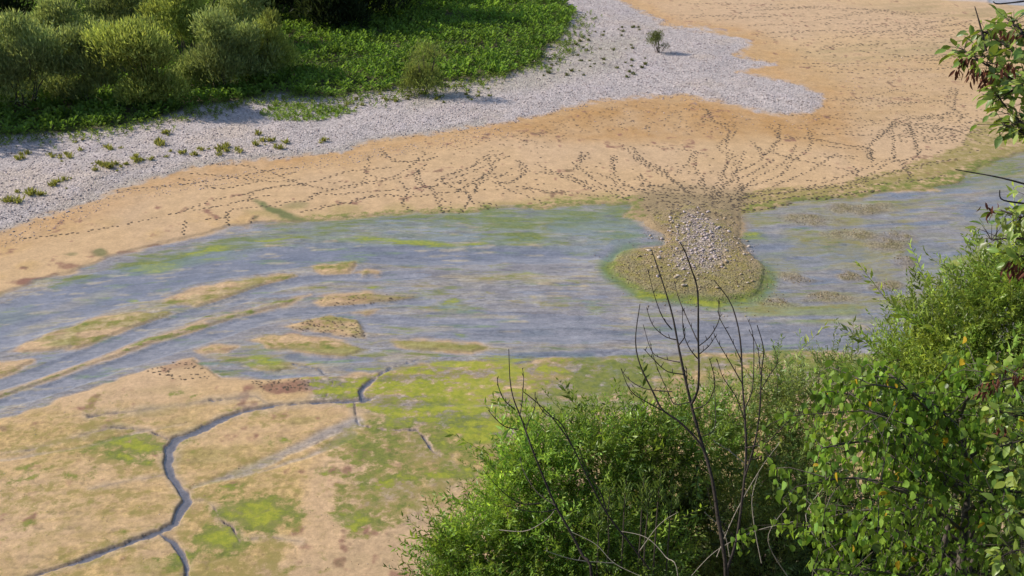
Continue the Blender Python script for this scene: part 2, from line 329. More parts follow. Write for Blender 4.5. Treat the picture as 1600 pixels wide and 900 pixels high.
WATER = [(-400, 600), (-200, 520), (-60, 478), (0, 462), (60, 443), (110, 428), (170, 405), (240, 385), (300, 368), (360, 355), (430, 348), (520, 342), (640, 337), (760, 331), (850, 324),
         (930, 318), (985, 322), (978, 336), (1000, 350), (1036, 367), (1030, 380), (990, 389), (966, 405), (953, 420), (975, 440), (1010, 462), (1060, 471), (1130, 473), (1185, 465), (1203, 440), (1192, 412), (1170, 392),
         (1160, 365), (1160, 333), (1250, 318), (1340, 309), (1420, 300), (1480, 285), (1540, 262), (1600, 235), (1900, 190), (1900, 552), (1400, 550), (1200, 556), (1110, 552), (1050, 562), (980, 556), (930, 566),
         (870, 560), (810, 574), (740, 564), (700, 576), (660, 568), (600, 582), (560, 590), (500, 585), (430, 590), (380, 592), (345, 592), (300, 562), (240, 575), (150, 606), (60, 636), (0, 652), (-200, 720), (-400, 780)]
BARS = [  # bars of mud standing out of the braided channels
    [(245, 470), (280, 456), (330, 446), (400, 431), (455, 426), (463, 433), (400, 450), (345, 474), (310, 481), (275, 476)],
    [(15, 551), (60, 526), (130, 501), (190, 487), (265, 484), (270, 491), (200, 516), (140, 541), (90, 549), (30, 554)],
    [(-200, 610), (0, 568), (45, 566), (30, 578), (0, 590), (-200, 640)],
    [(-200, 672), (0, 612), (140, 565), (240, 527), (330, 498), (430, 471), (484, 461), (450, 478), (370, 497), (290, 521), (190, 554), (90, 590), (0, 621), (-200, 684)],
    [(480, 412), (520, 408), (560, 406), (553, 420), (545, 428), (505, 427)], [(555, 426), (575, 420), (592, 428), (560, 431)],
    [(498, 471), (510, 463), (550, 461), (570, 457), (600, 459), (640, 461), (652, 463), (630, 470), (590, 473), (550, 480), (510, 481)],
    [(557, 489), (575, 484), (597, 482), (575, 493)],
    [(442, 512), (480, 500), (520, 493), (565, 500), (572, 515), (570, 529), (520, 525), (470, 518)],
    [(385, 531), (430, 524), (500, 530), (560, 540), (580, 546), (540, 556), (480, 553), (420, 545)],
    [(308, 546), (330, 538), (372, 541), (350, 549), (320, 552)],
    [(600, 531), (660, 533), (740, 538), (765, 543), (735, 551), (660, 549), (625, 540)], [(395, 572), (440, 568), (470, 575), (430, 580)],
    [(500, 592), (560, 585), (590, 588), (570, 606), (540, 622), (520, 615)]]
CREEK = [(655, 561), (612, 574), (588, 590), (570, 603), (563, 614), (566, 625)]
CREEK2 = [(576, 624), (550, 627), (480, 629), (420, 636), (372, 646), (340, 659), (310, 676), (276, 688), (265, 705), (262, 726), (268, 746), (285, 770), (292, 785), (281, 800), (273, 820), (250, 832), (205, 847), (150, 870), (100, 886), (40, 905), (-60, 935)]
W2 = [6, 5, 4.5, 5.5, 6.5, 7.5, 8, 9, 9.5, 9.5, 9.5, 10, 11, 10, 8.5, 7, 6.5, 6.2, 6, 6, 5.5]
CREEKS = [(CREEK, [2, 3, 4, 5, 6.5, 8]), (CREEK2, W2),
          ([(245, 832), (268, 848), (284, 868), (291, 890), (290, 940)], [5, 6, 6, 7, 12]), ([(290, 786), (322, 784), (335, 800), (342, 818), (362, 828), (374, 850)], [1.5, 1.5, 4, 4, 5, 4]),
          ([(553, 630), (555, 650), (560, 665), (590, 672)], [3, 3, 2.6, 1]), ([(560, 665), (600, 673), (650, 673), (664, 688), (677, 707), (700, 724), (745, 750)], [2.4, 1.8, 2, 3.4, 3.8, 2.4, 1.2]),
          ([(270, 689), (228, 672), (180, 668), (120, 684), (50, 704), (-40, 715)], [2.4, 2, 2, 2.2, 2, 1.6]), ([(266, 742), (205, 752), (140, 766)], [2.2, 1.8, 1.2]), ([(564, 614), (610, 604), (690, 596), (760, 606)], [2.2, 1.8, 1.8, 1]),
          ([(420, 634), (400, 620), (330, 628), (250, 640), (140, 652)], [1.8, 1.6, 1.8, 1.6, 1]), ([(505, 628), (520, 600), (500, 578), (455, 568)], [2, 2, 2.4, 2]), ([(372, 850), (420, 842), (470, 850)], [2, 1.6, 0.8])]
FLATS = [([(550, 660), (500, 680), (440, 706), (380, 738), (300, 765)], [20, 16, 12, 16, 6]), ([(545, 680), (500, 705), (450, 720), (400, 740)], [14, 7, 5, 4]), ([(570, 630), (680, 632), (800, 636), (1000, 640)], [4, 6, 12, 16]),
         ([(300, 660), (220, 675), (100, 705), (-40, 725)], [3, 4, 5, 6])]

W = polysd(WATER, u, v)
W = np.where((v0 < 12) & (u0 > 1500), np.maximum(W, polysd([(1535, -60), (1552, 1), (1600, 7), (1900, 20), (1900, -60)], us, vs_)), W)
for b in BARS:
    W = np.minimum(W, -polysd(b, 0.5*us+0.5*u, 0.5*vs_+0.5*v)+0.5)
chan = np.full(u.shape, -30.0)
for p, w in [([(-200, 668), (0, 600), (60, 582), (130, 556), (240, 512), (330, 482), (400, 457), (470, 437), (560, 430)], [16, 13, 13, 14, 14, 13, 12, 11, 6]),
             ([(-200, 700), (-10, 636), (100, 601), (200, 566), (300, 531), (380, 506), (440, 491), (520, 484), (600, 476), (660, 466)], [16, 13, 15, 15, 17, 16, 14, 9, 6, 4])]:
    chan = np.maximum(chan, stroke(p, w, us, vs_))
W = np.maximum(W, chan)
creek = np.full(u.shape, -30.0)
for p, w in CREEKS: creek = np.maximum(creek, stroke(p, w, us, vs_, asp=1.35))
flat = np.full(u.shape, -30.0)
for p, w in FLATS: flat = np.maximum(flat, stroke(p, w, u, v))
n_cr = fbm(X/0.24, Y/0.3, 3, 61); creek = creek-2.6+3.0*n_cr+2.6*fbm(X/1.3, Y/1.3, 2, 62)
W = W+np.clip(14-np.abs(W), 0, 14)*(0.35*st1+0.5*n_mid+0.3*n_fin)*(chan < -8)
# how deep: shallows where the streaks and the algae mats come up
green_sd = polysd(GREEN, u, v, 80); grav_sd = polysd(GRAVEL, u, v, 120); isle_sd = polysd(ISLE, u, v, 50)
pale_m = poly(PALE, 20); grav_m = sstep(-6, 9, grav_sd+9*n_mid+9*n_fin); wet = np.maximum(sstep(-5, 8, W+7*n_mid+5*st1), sstep(-1.5, 2, chan)); isle_m = sstep(-9, 16, isle_sd+9*n_mid+4*n_fin)*sstep(300, 352, v0+28*n_mid)
inpic = (v0 > -60)
H = 0.045+0.03*n_big*sstep(0, 30, -W)+0.012*n_mid+0.006*n_fin+0.02*sstep(0, 60, -W)
H += 0.16*sstep(-10, 60, grav_sd)+0.05*grav_m*n_mid
H = np.where(W > -6, H*(1-sstep(-6, 0, W))+0*H, H)
deep = np.maximum(sstep(-2, 5, chan), poly([(-300, 560), (0, 478), (150, 430), (300, 400), (450, 384), (640, 385), (900, 390), (960, 398), (900, 407), (640, 415), (520, 402), (400, 425), (280, 445), (200, 472), (100, 505), (0, 545), (-300, 620)], 9))
for c in [(1235, 402, 75, 20), (1205, 385, 45, 18), (1520, 288, 80, 10), (1450, 400, 34, 26), (1270, 528, 190, 16), (1000, 395, 60, 22), (960, 355, 90, 14), (700, 505, 240, 16), (830, 524, 150, 12), (880, 552, 120, 7), (620, 470, 60, 6), (1120, 520, 80, 18), (600, 432, 60, 6), (500, 560, 70, 6), (450, 582, 60, 5), (1330, 395, 40, 14), (1560, 330, 60, 20)]:
    deep = np.maximum(deep, sstep(0.1, 0.7, ell(*c, uu=u, vv=v)+0.5*st1))
deep = np.maximum(deep, ((v0 < 8) & (u0 > 1500))*1.0)
H = H+sstep(-1, 4, W)*(0.007+0.016*st1+0.008*st2-0.06*deep)
H = np.maximum(H, -0.09)
right_sh = poly([(1165, 335), (1260, 322), (1340, 312), (1480, 287), (1600, 262), (1900, 240), (1900, 505), (1380, 495), (1180, 492), (1130, 480), (1200, 450)], 10)
PATCH = [(1262, 345, 55, 9), (1350, 328, 62, 10), (1395, 372, 42, 20), (1330, 363, 55, 8), (1410, 405, 24, 14), (1250, 438, 34, 8), (1325, 431, 24, 8), (1382, 446, 34, 10), (1290, 462, 46, 8), (1220, 470, 40, 8)]
patch = np.zeros(u.shape)
for c in PATCH: patch = np.maximum(patch, ell(*c))
patch = sstep(0.15, 0.8, patch+0.35*n_mid+0.15*n_fin)*wet
H += 0.03*patch*(0.9+0.5*n_fin)
H += isle_m*(0.035+0.05*sstep(0, 40, isle_sd))
H = H-0.07*sstep(-1.5, 1.5, creek)
H -= 0.028*sstep(-4, 6, flat+6*n_mid)*(W < 0)

# ------------------------------------------------ what each spot of the bed is made of
def C(*a): return np.array(a)
A = np.zeros((len(u), 3)); A[:] = C(0.56, 0.37, 0.20)
MT = np.zeros((len(u), 3))
def grow(ch, m): MT[:, ch] = np.maximum(MT[:, ch], np.clip(m, 0, 1))
def lay(c, m):
    global A
    m = np.clip(m, 0, 1)[:, None]; A = A*(1-m)+np.asarray(c)[None]*m
near = sstep(560, 680, v0)
lay((0.55, 0.375, 0.235), 0.5*sstep(-0.3, 0.4, n_big))
lay((0.48, 0.26, 0.095), 0.9*sstep(-70, -2, grav_sd)*(0.6+0.5*n_mid)*(v0 < 420))             # ochre mud below the pebbles
lay((0.43, 0.235, 0.085), 0.85*poly([(780, 205), (900, 165), (1000, 156), (1130, 165), (1240, 185), (1330, 170), (1340, 240), (1200, 215), (1050, 225), (900, 225)], 25)*(0.7+0.5*n_mid))
lay((0.45, 0.28, 0.12), 0.6*poly([(1090, 40), (1180, 60), (1300, 100), (1420, 85), (1600, 60), (1600, 130), (1350, 200), (1300, 150), (1230, 110), (1150, 85)], 25)*(0.6+0.6*st1))
lay((0.36, 0.27, 0.13), 0.55*poly([(1220, 75), (1400, 65), (1500, 58), (1500, 85), (1300, 100)], 12)*(0.5+0.9*st2))
lay((0.34, 0.25, 0.12), 0.6*poly([(1330, 10), (1450, 2), (1620, 12), (1620, 40), (1450, 30)], 12)*(0.5+0.9*st2))
lay((0.55, 0.37, 0.23), 0.6*poly([(1000, 0), (1300, 5), (1480, 30), (1440, 60), (1200, 50), (1060, 35)], 18))
lay((0.5, 0.32, 0.13), 0.6*poly([(-100, 400), (60, 360), (200, 345), (330, 335), (420, 325), (380, 360), (250, 375), (100, 410), (-100, 470)], 18)*sstep(-0.1, 0.5, n_mid+0.5*n_big))
lay((0.37, 0.28, 0.11), 0.7*poly([(380, 330), (480, 318), (640, 322), (800, 318), (900, 305), (1020, 298), (1040, 330), (860, 332), (600, 342), (450, 352)], 9)*sstep(-0.5, 0.4, n_mid))
grow(1, 0.62*poly([(380, 352), (480, 335), (640, 328), (800, 322), (900, 308), (1010, 305), (1012, 345), (850, 350), (650, 352), (450, 362)], 8)); lay((0.19, 0.19, 0.06), 0.5*poly([(700, 333), (800, 328), (900, 316), (1000, 318), (1010, 332), (850, 345), (650, 348), (450, 356)], 5)*sstep(-0.4, 0.3, n_mid+st1))
grow(0, 0.7*poly([(1150, 305), (1300, 285), (1400, 262), (1480, 235), (1530, 190), (1700, 150), (1700, 270), (1500, 292), (1340, 316), (1160, 340)], 11)); grow(1, 0.6*poly([(1160, 322), (1330, 298), (1440, 276), (1520, 255), (1640, 225), (1640, 270), (1480, 292), (1330, 314), (1170, 338)], 8)); lay((0.29, 0.24, 0.09), 0.6*poly([(1150, 318), (1300, 292), (1400, 272), (1480, 240), (1530, 200), (1700, 150), (1700, 270), (1500, 292), (1340, 316), (1160, 340)], 11)*sstep(-0.6, 0.3, st1+0.5*n_mid))
lay((0.13, 0.17, 0.05), 0.6*poly([(1160, 330), (1330, 300), (1440, 280), (1520, 262), (1640, 235), (1640, 270), (1480, 292), (1330, 314), (1170, 338)], 6)*sstep(-0.4, 0.4, st1))
# bottom left flats: algae films and mats over pale mud
alg = sstep(-0.15, 0.55, fbm(X/3.2, Y/4.5, 5, 21)+0.25*st1)
lay((0.49, 0.33, 0.13), 0.75*near*alg); lay((0.36, 0.265, 0.09), 0.45*near*sstep(0.1, 0.6, fbm(X/1.1, Y/1.6, 5, 22)+0.5*n_big)); lay((0.24, 0.21, 0.06), 0.5*near*sstep(0.25, 0.6, fbm(X/2.4, Y/1.3, 5, 23)))
for (cx, cy, rx, ry, k) in [(60, 700, 160, 30, .5), (190, 720, 120, 40, .6), (120, 780, 150, 50, .45), (60, 830, 120, 40, .35), (210, 660, 140, 18, .5), (400, 650, 150, 25, .4), (230, 790, 60, 30, .5),
                            (560, 780, 90, 50, .6), (640, 700, 130, 60, .6), (700, 640, 150, 40, .5), (640, 600, 120, 25, .6), (460, 860, 70, 20, .25), (130, 640, 120, 20, .4)]:
    grow(0, 1.3*k*ell(cx, cy, rx, ry)*(0.8+0.5*n_mid))
for (cx, cy, rx, ry, k) in [(220, 690, 75, 20, .9), (205, 712, 60, 10, .8), (120, 705, 30, 10, .5), (390, 815, 80, 32, .95), (330, 860, 62, 22, .95), (270, 880, 50, 18, .9), (240, 845, 40, 8, .3), (345, 775, 40, 14, .5), (590, 765, 70, 30, .75),
                            (550, 825, 55, 22, .75), (640, 755, 80, 25, .7), (700, 690, 80, 35, .7), (620, 655, 60, 18, .75), (760, 660, 60, 25, .6), (500, 740, 40, 12, .5), (430, 680, 30, 12, .5), (410, 770, 25, 10, .4), (720, 740, 60, 25, .8),
                            (130, 742, 90, 14, .35), (30, 745, 60, 25, .5), (280, 628, 40, 8, .5), (590, 600, 60, 14, .7), (540, 600, 30, 10, .7), (560, 548, 30, 8, .4)]:
    grow(1, 1.25*k*ell(cx, cy, rx*1.1, ry*1.1)*(0.9+0.4*n_mid)); grow(2, 0.85*k*ell(cx, cy, rx*0.8, ry*0.8)*(0.8+0.6*n_mid))
for (cx, cy, rx, ry, k) in [(600, 770, 40, 22, .7), (790, 592, 55, 16, 1), (850, 587, 50, 12, .8), (730, 600, 40, 12, .8), (640, 768, 30, 10, .6), (545, 840, 20, 8, .5), (690, 750, 30, 12, .6)]:
    grow(2, 1.2*k*ell(cx, cy, rx, ry)*(0.9+0.4*n_mid))
lay((0.50, 0.34, 0.20), 0.8*poly([(400, 885), (520, 870), (560, 840), (640, 820), (700, 800), (720, 960), (380, 960)], 22))
lay((0.54, 0.35, 0.215), 0.6*poly([(595, 705), (640, 695), (680, 715), (640, 735), (600, 725)], 12))
for (cx, cy, rx, ry, k) in [(445, 600, 60, 11, .85), (455, 528, 30, 5, .7), (350, 543, 20, 4, .6), (570, 467, 65, 8, .7), (48, 444, 30, 7, 1), (100, 421, 26, 7, .8), (205, 397, 20, 6, .8), (258, 385, 18, 4, .8), (155, 398, 30, 5, .35), (510, 512, 50, 12, .4), (290, 575, 50, 12, .4)]:
    lay((0.25, 0.125, 0.085), k*sstep(0.2, 0.8, ell(cx, cy, rx, ry)+0.5*n_fin+0.25*n_mid))
for (cx, cy, rx, ry, a, k) in [(445, 333, 55, 9, 20, .85), (415, 318, 20, 6, 20, .6), (155, 397, 22, 7, 0, .7), (105, 400, 16, 4, 0, .5), (85, 444, 14, 6, 0, .7), (20, 470, 50, 12, 0, .6), (470, 318, 28, 6, 0, .4)]:
    lay((0.12, 0.15, 0.05), k*sstep(0.2, 0.9, ell(cx, cy, rx, ry, a)+0.35*n_mid+0.2*n_fin))
bars_m = np.zeros(u.shape)
for b in BARS: bars_m = np.maximum(bars_m, poly(b, 7, u, v))
grow(0, bars_m*(0.5+0.6*st1)); grow(1, bars_m*(0.22+0.6*st1)); lay((0.34, 0.20, 0.13), 0.5*bars_m*sstep(0.1, 0.5, fbm(X/0.8, Y/1.1, 4, 71))); grow(1, poly(BARS[3], 5)*(0.62+0.5*st1)); lay((0.25, 0.24, 0.235), 0.65*poly(BARS[3], 5)*sstep(-0.2, 0.4, -st1+0.4*n_mid)); lay((0.36, 0.31, 0.15), 0.55*bars_m*sstep(-0.2, 0.5, n_mid+st1)); lay((0.24, 0.23, 0.07), 0.6*bars_m*sstep(0.1, 0.6, n_mid+0.6*st2))
lay((0.52, 0.35, 0.2), 0.6*bars_m*sstep(0, 0.4, -n_mid+0.3*n_big))
for b in (9, 11, 12): lay((0.22, 0.25, 0.06), 0.65*poly(BARS[b], 3)*sstep(0, 6, v0-(540 if b == 9 else 530)+4*n_mid))
grow(0, near*(0.3+0.3*alg+0.35*n_big)); grow(1, near*(0.08+0.4*n_big+0.25*n_mid))
fore = poly([(470, 588), (560, 590), (640, 562), (930, 553), (1200, 548), (1450, 546), (1450, 590), (1200, 610), (1060, 625), (900, 660), (760, 700), (640, 660), (560, 640), (490, 622)], 14)
lay((0.26, 0.24, 0.235), 0.75*fore*sstep(-0.35, 0.3, st1+0.3*n_mid)); grow(1, 0.8*fore*(0.7+0.8*n_mid)); grow(2, fore*sstep(1000, 760, u0)*(0.62-0.6*st1)); grow(0, 0.7*fore); lay((0.13, 0.15, 0.09), 0.6*fore*sstep(0.15, 0.5, st2+0.3*n_mid))
low2 = poly([(470, 690), (560, 650), (760, 640), (800, 700), (720, 780), (640, 830), (540, 860), (500, 800), (540, 740)], 30, uc, vc)
grow(0, 0.75*low2); grow(1, low2*(0.45+0.4*n_big+0.3*n_mid)); lay((0.26, 0.23, 0.18), 0.5*low2*sstep(0.0, 0.4, -n_mid+0.4*n_fin))
# bed under water: grey silt, darker weed, algae streaks
wetc = np.clip(wet, 0, 1)
silt = C(0.275, 0.247, 0.245); A_dry = A.copy()
lay(silt, wetc)
lay((0.305, 0.28, 0.285), 0.75*wetc*poly([(560, 440), (700, 400), (900, 395), (1000, 440), (1040, 500), (1000, 545), (800, 555), (640, 520)], 40)*(0.6+0.7*st2))
lay((0.165, 0.16, 0.19), 0.8*wetc*poly([(-200, 520), (0, 480), (150, 430), (300, 400), (450, 385), (640, 385), (900, 390), (900, 405), (640, 415), (520, 402), (400, 425), (280, 445), (200, 470), (100, 500), (-200, 590)], 12)*(0.75+0.5*st1))
lay((0.17, 0.16, 0.175), 0.4*wetc*sstep(0.15, 0.55, st1)); lay((0.30, 0.275, 0.28), 0.3*wetc*sstep(0.2, 0.6, -st1+0.4*st2))
lay((0.15, 0.14, 0.15), 0.35*wetc*sstep(0.25, 0.5, st2+0.3*st3))
lay((0.09, 0.11, 0.12), 0.7*wetc*poly([(740, 520), (860, 512), (1000, 520), (940, 530), (800, 528)], 8)*sstep(-0.4, 0.3, st1))
lay((0.09, 0.12, 0.12), 0.7*wetc*poly([(700, 565), (820, 552), (930, 548), (930, 562), (800, 574)], 8))
lay((0.22, 0.255, 0.185), 0.85*wetc*poly([(180, 425), (300, 385), (420, 355), (600, 345), (800, 330), (1000, 325), (1000, 372), (930, 392), (760, 385), (560, 385), (440, 380), (330, 405), (200, 425)], 10)*(0.8+0.4*st1))
lay((0.23, 0.25, 0.12), 0.6*wetc*poly([(640, 340), (800, 333), (1000, 325), (1010, 352), (880, 358), (700, 350)], 8)*sstep(-0.3, 0.4, st1))
for (cx, cy, rx, ry, a, k) in [(250, 412, 60, 10, -10, .8), (330, 388, 50, 8, -8, .9), (330, 404, 60, 7, -6, .6), (430, 372, 50, 7, -5, .7), (640, 378, 120, 6, 0, .85), (760, 379, 50, 4, 0, .8), (560, 377, 60, 4, 0, .6), (830, 434, 25, 6, 0, .6), (910, 395, 30, 4, 0, .5),
                               (210, 462, 12, 4, 0, .7), (165, 455, 30, 10, -15, .4), (590, 450, 40, 5, -8, .5), (640, 474, 40, 4, 0, .4), (700, 475, 30, 5, 0, .6), (720, 523, 22, 5, 0, .7), (640, 515, 40, 5, 0, .5), (660, 488, 50, 4, 0, .5), (420, 560, 40, 10, 10, .8), (395, 565, 30, 8, 10, .7), (470, 565, 60, 8, 5, .45),
                               (560, 575, 60, 8, 0, .5), (670, 578, 80, 9, 0, .6), (760, 435, 70, 5, 3, .35), (990, 425, 28, 20, 50, .9), (1030, 465, 40, 8, 10, .9), (1110, 476, 60, 7, 0, .8), (1180, 472, 40, 9, 0, .7), (0, 495, 60, 14, -14, .5), (40, 510, 60, 9, -14, .3), (1185, 372, 22, 9, 0, .8), (1490, 410, 40, 14, -20, .9), (300, 530, 40, 4, -20, .3)]:
    e = sstep(0.15, 0.9, ell(cx, cy, rx, ry, a)+0.5*st1+0.25*st2)
    lay((0.2, 0.25, 0.09), 0.5*k*e*wetc); grow(1, 0.95*k*ell(cx, cy, rx*1.15, ry*1.3, a)); grow(2, 0.95*k*ell(cx, cy, rx*0.9, ry, a))
for (cx, cy, rx, ry, k) in [(760, 436, 90, 6, .6), (870, 440, 40, 4, .3), (440, 445, 60, 5, .4), (560, 445, 60, 5, .3), (1050, 545, 60, 4, .3)]:
    lay((0.42, 0.36, 0.26), k*wetc*sstep(0.2, 0.8, ell(cx, cy, rx, ry)+0.5*st2))
nod = wetc*(1-deep)
for (cx, cy, rx, ry, a, k) in [(500, 448, 70, 5, -4, .7), (640, 447, 60, 4, 0, .6), (780, 436, 90, 6, 2, .7), (660, 514, 70, 5, 2, .6), (680, 490, 80, 4, 2, .6), (430, 565, 50, 8, 8, .8), (300, 500, 70, 6, -20, .6), (230, 478, 60, 6, -12, .5), (120, 470, 70, 7, -16, .5), (60, 505, 60, 6, -18, .5), (560, 520, 40, 5, 0, .5), (620, 555, 80, 5, 0, .7), (480, 575, 70, 6, 4, .7), (370, 560, 50, 7, 6, .8), (740, 545, 70, 5, 2, .7), (860, 545, 90, 4, -2, .5), (1000, 540, 90, 4, 0, .4), (340, 470, 40, 4, -14, .5), (440, 500, 40, 4, -10, .5)]:
    e = ell(cx, cy, rx*1.2, ry*1.4, a, u, v); lay((0.44, 0.345, 0.22), 0.85*k*wetc*sstep(0.2, 0.85, e+0.5*st2+0.35*n_mid)); grow(0, k*e*(0.8+0.6*st2)); grow(1, 0.75*k*e*(0.8+0.6*st1))
band = wetc*poly([(60, 450), (180, 408), (300, 376), (420, 352), (600, 342), (800, 328), (1000, 322), (1010, 368), (930, 386), (760, 380), (560, 380), (440, 376), (330, 398), (200, 425), (80, 455)], 9); grow(0, band*(0.42+0.3*st1)); grow(1, band*(0.5+0.45*n_mid+0.3*st1))
lay((0.40, 0.345, 0.28), 0.45*nod*sstep(0.12, 0.42, fbm(u0/60, vst/6.5, 5, 72)+0.15*n_fin)); lay((0.36, 0.34, 0.34), 0.5*nod*sstep(0.1, 0.4, fbm(u0/30, vst/3.6, 4, 73))); grow(0, nod*(0.34+0.35*st1)); grow(1, nod*(0.22+0.5*fbm(u0/80, vst/8, 4, 74)))
lay((0.15, 0.14, 0.165), 0.45*wetc*sstep(0.2, 0.45, fbm(u0/44, vst/4.2, 4, 75)))
# right-hand shallows: blue-grey between brown and olive mats
lay((0.27, 0.25, 0.16), 0.7*right_sh*wetc*sstep(-0.35, 0.35, st1+0.4*n_mid)); lay((0.19, 0.20, 0.23), 0.6*right_sh*wetc*sstep(0.1, 0.5, -st1))
grow(1, 0.5*right_sh*(0.6+0.5*st1)); grow(0, 0.75*right_sh*(0.55+0.6*n_mid+0.3*st1)); lay((0.24, 0.28, 0.10), 0.6*wetc*poly([(1140, 475), (1250, 468), (1400, 470), (1420, 500), (1300, 508), (1180, 498)], 8)*sstep(-0.4, 0.3, st1))
lay((0.42, 0.29, 0.19), 0.5*right_sh*wetc*np.maximum(ell(1480, 330, 70, 18, -10), ell(1510, 300, 40, 8))*sstep(-0.3, 0.3, st1))
lay((0.25, 0.19, 0.10), 0.85*patch*(0.7+0.5*n_fin)); lay((0.13, 0.12, 0.05), 0.5*patch*sstep(0.1, 0.5, n_fin))
dk = sstep(-5, 1, creek)
lay((0.44, 0.34, 0.25), 0.35*sstep(-14, -3, creek+8*n_mid)); lay((0.24, 0.19, 0.14), 0.6*np.exp(-((creek+1.6)/1.8)**2)*sstep(-0.6, 0.2, n_mid)); lay((0.165, 0.143, 0.145), sstep(-1.5, 1.2, creek)); lay((0.12, 0.105, 0.11), 0.7*sstep(0.5, 5, creek+3*n_cr)); MT *= sstep(2, -3, creek)[:, None]*(1-0.7*isle_m)[:, None]*(1-0.6*patch)[:, None]*sstep(4, -4, chan)[:, None]
lay((0.36, 0.31, 0.28), 0.65*sstep(-2, 8, flat+7*n_mid)*(1-wetc)); lay((0.22, 0.2, 0.2), 0.5*sstep(2, 8, flat-6+7*n_mid+4*st2)*(1-wetc))
shore = np.exp(-((W+2.5)/3.0)**2)*(1-isle_m); lay((0.30, 0.21, 0.12), 0.45*shore)
# island and gravel
lay((0.29, 0.205, 0.105), 0.85*poly([(1000, 305), (1170, 305), (1175, 400), (1040, 400), (985, 385), (1030, 372), (1000, 350), (975, 335)], 12, uc, vc))
lay((0.15, 0.2, 0.06), 0.9*sstep(-26, -6, isle_sd+6*n_mid)*np.clip(sstep(395, 440, v0)+sstep(1010, 985, u0), 0, 1)*sstep(350, 390, v0))
lay((0.29, 0.215, 0.12), 0.75*isle_m); grow(1, 0.8*sstep(-22, -4, isle_sd)*sstep(22, 2, isle_sd)*sstep(380, 420, v0)*(0.7+0.6*n_mid)); grow(0, 0.6*isle_m); lay((0.15, 0.16, 0.05), 0.7*isle_m*sstep(14, 2, isle_sd)*sstep(415, 440, v0)); lay((0.42, 0.36, 0.32), 0.7*pale_m)
lay((0.30, 0.22, 0.12), 0.6*poly([(1000, 300), (1060, 285), (1170, 300), (1170, 345), (1010, 345)], 14))
lay((0.48, 0.41, 0.385), grav_m); lay((0.50, 0.40, 0.32), 0.6*grav_m*sstep(0.1, 0.5, n_big+0.5*n_mid)); lay((0.44, 0.375, 0.375), grav_m*0.6*sstep(0, 0.6, n_mid)); lay((0.37, 0.32, 0.25), 0.55*grav_m*sstep(24, 2, grav_sd)*(u0 < 760))
lay((0.40, 0.35, 0.27), 0.6*grav_m*poly([(640, 150), (760, 132), (870, 95), (900, 60), (1000, 60), (960, 110), (850, 140), (640, 175)], 20))
lay((0.50, 0.44, 0.44), 0.7*poly([(1440, -3), (1540, 3), (1640, 14), (1640, 2), (1552, -2), (1480, -20)], 4))
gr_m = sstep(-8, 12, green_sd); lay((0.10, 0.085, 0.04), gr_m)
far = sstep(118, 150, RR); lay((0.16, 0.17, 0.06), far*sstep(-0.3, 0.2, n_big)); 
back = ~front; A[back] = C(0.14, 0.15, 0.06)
H = np.where(back | (RR > 118), 0.1, H); H = np.where((v0 < 6) & (u0 > 1545) & (RR < 118), np.minimum(H, -0.05*sstep(-2, 3, W)), H)
A *= (1+0.10*n_fin+0.06*n_mid)[:, None]

# ------------------------------------------------ trodden prints: shallow dents under flat discs of wet mud and painted shade
dent = np.zeros((nr, nc)); H2 = H.reshape(nr, nc); W2d = W.reshape(nr, nc)
dth = TH[nc//2+1]-TH[nc//2]
PR = []
def stamp(x, y, ang, L, Wd, k=1.0):
    r = math.hypot(x, y); th = math.atan2(x, y)
    if r > 105 or abs(th) > 0.52: return
    i = int(np.searchsorted(R, r)); j = int(np.searchsorted(TH, th))
    if W2d[i, j] > 2: return
    PR.append((x, y, ang, L*(0.55+0.45*k), Wd*(0.55+0.45*k), k)); dent[i-1:i+1, j-1:j+1] = np.maximum(dent[i-1:i+1, j-1:j+1], 0.5*k)
def track(pts, step=0.225, jit=0.03, k=1.0, L=0.08, Wd=0.05):
    P = np.array([ground(*p)[:2] for p in pts]); P = smooth_path(np.c_[P, np.zeros(len(P))], 14*len(P))[:, :2]
    s = np.r_[0, np.cumsum(np.hypot(*np.diff(P, axis=0).T))]; n = int(s[-1]/step)
    for i in range(n):
        t = (i+0.5*random.random())*step; x = np.interp(t, s, P[:, 0]); y = np.interp(t, s, P[:, 1])
        x2 = np.interp(t+0.2, s, P[:, 0]); y2 = np.interp(t+0.2, s, P[:, 1]); a = math.atan2(y2-y, x2-x)
        if random.random() < 0.06: continue
        off = (0.05 if i % 2 else -0.05)+random.gauss(0, 0.9*jit)
        stamp(x-math.sin(a)*off, y+math.cos(a)*off, a+random.gauss(0, 0.3), L*random.uniform(0.6, 1.5), Wd*random.uniform(0.65, 1.4), k*random.uniform(0.65, 1.0))
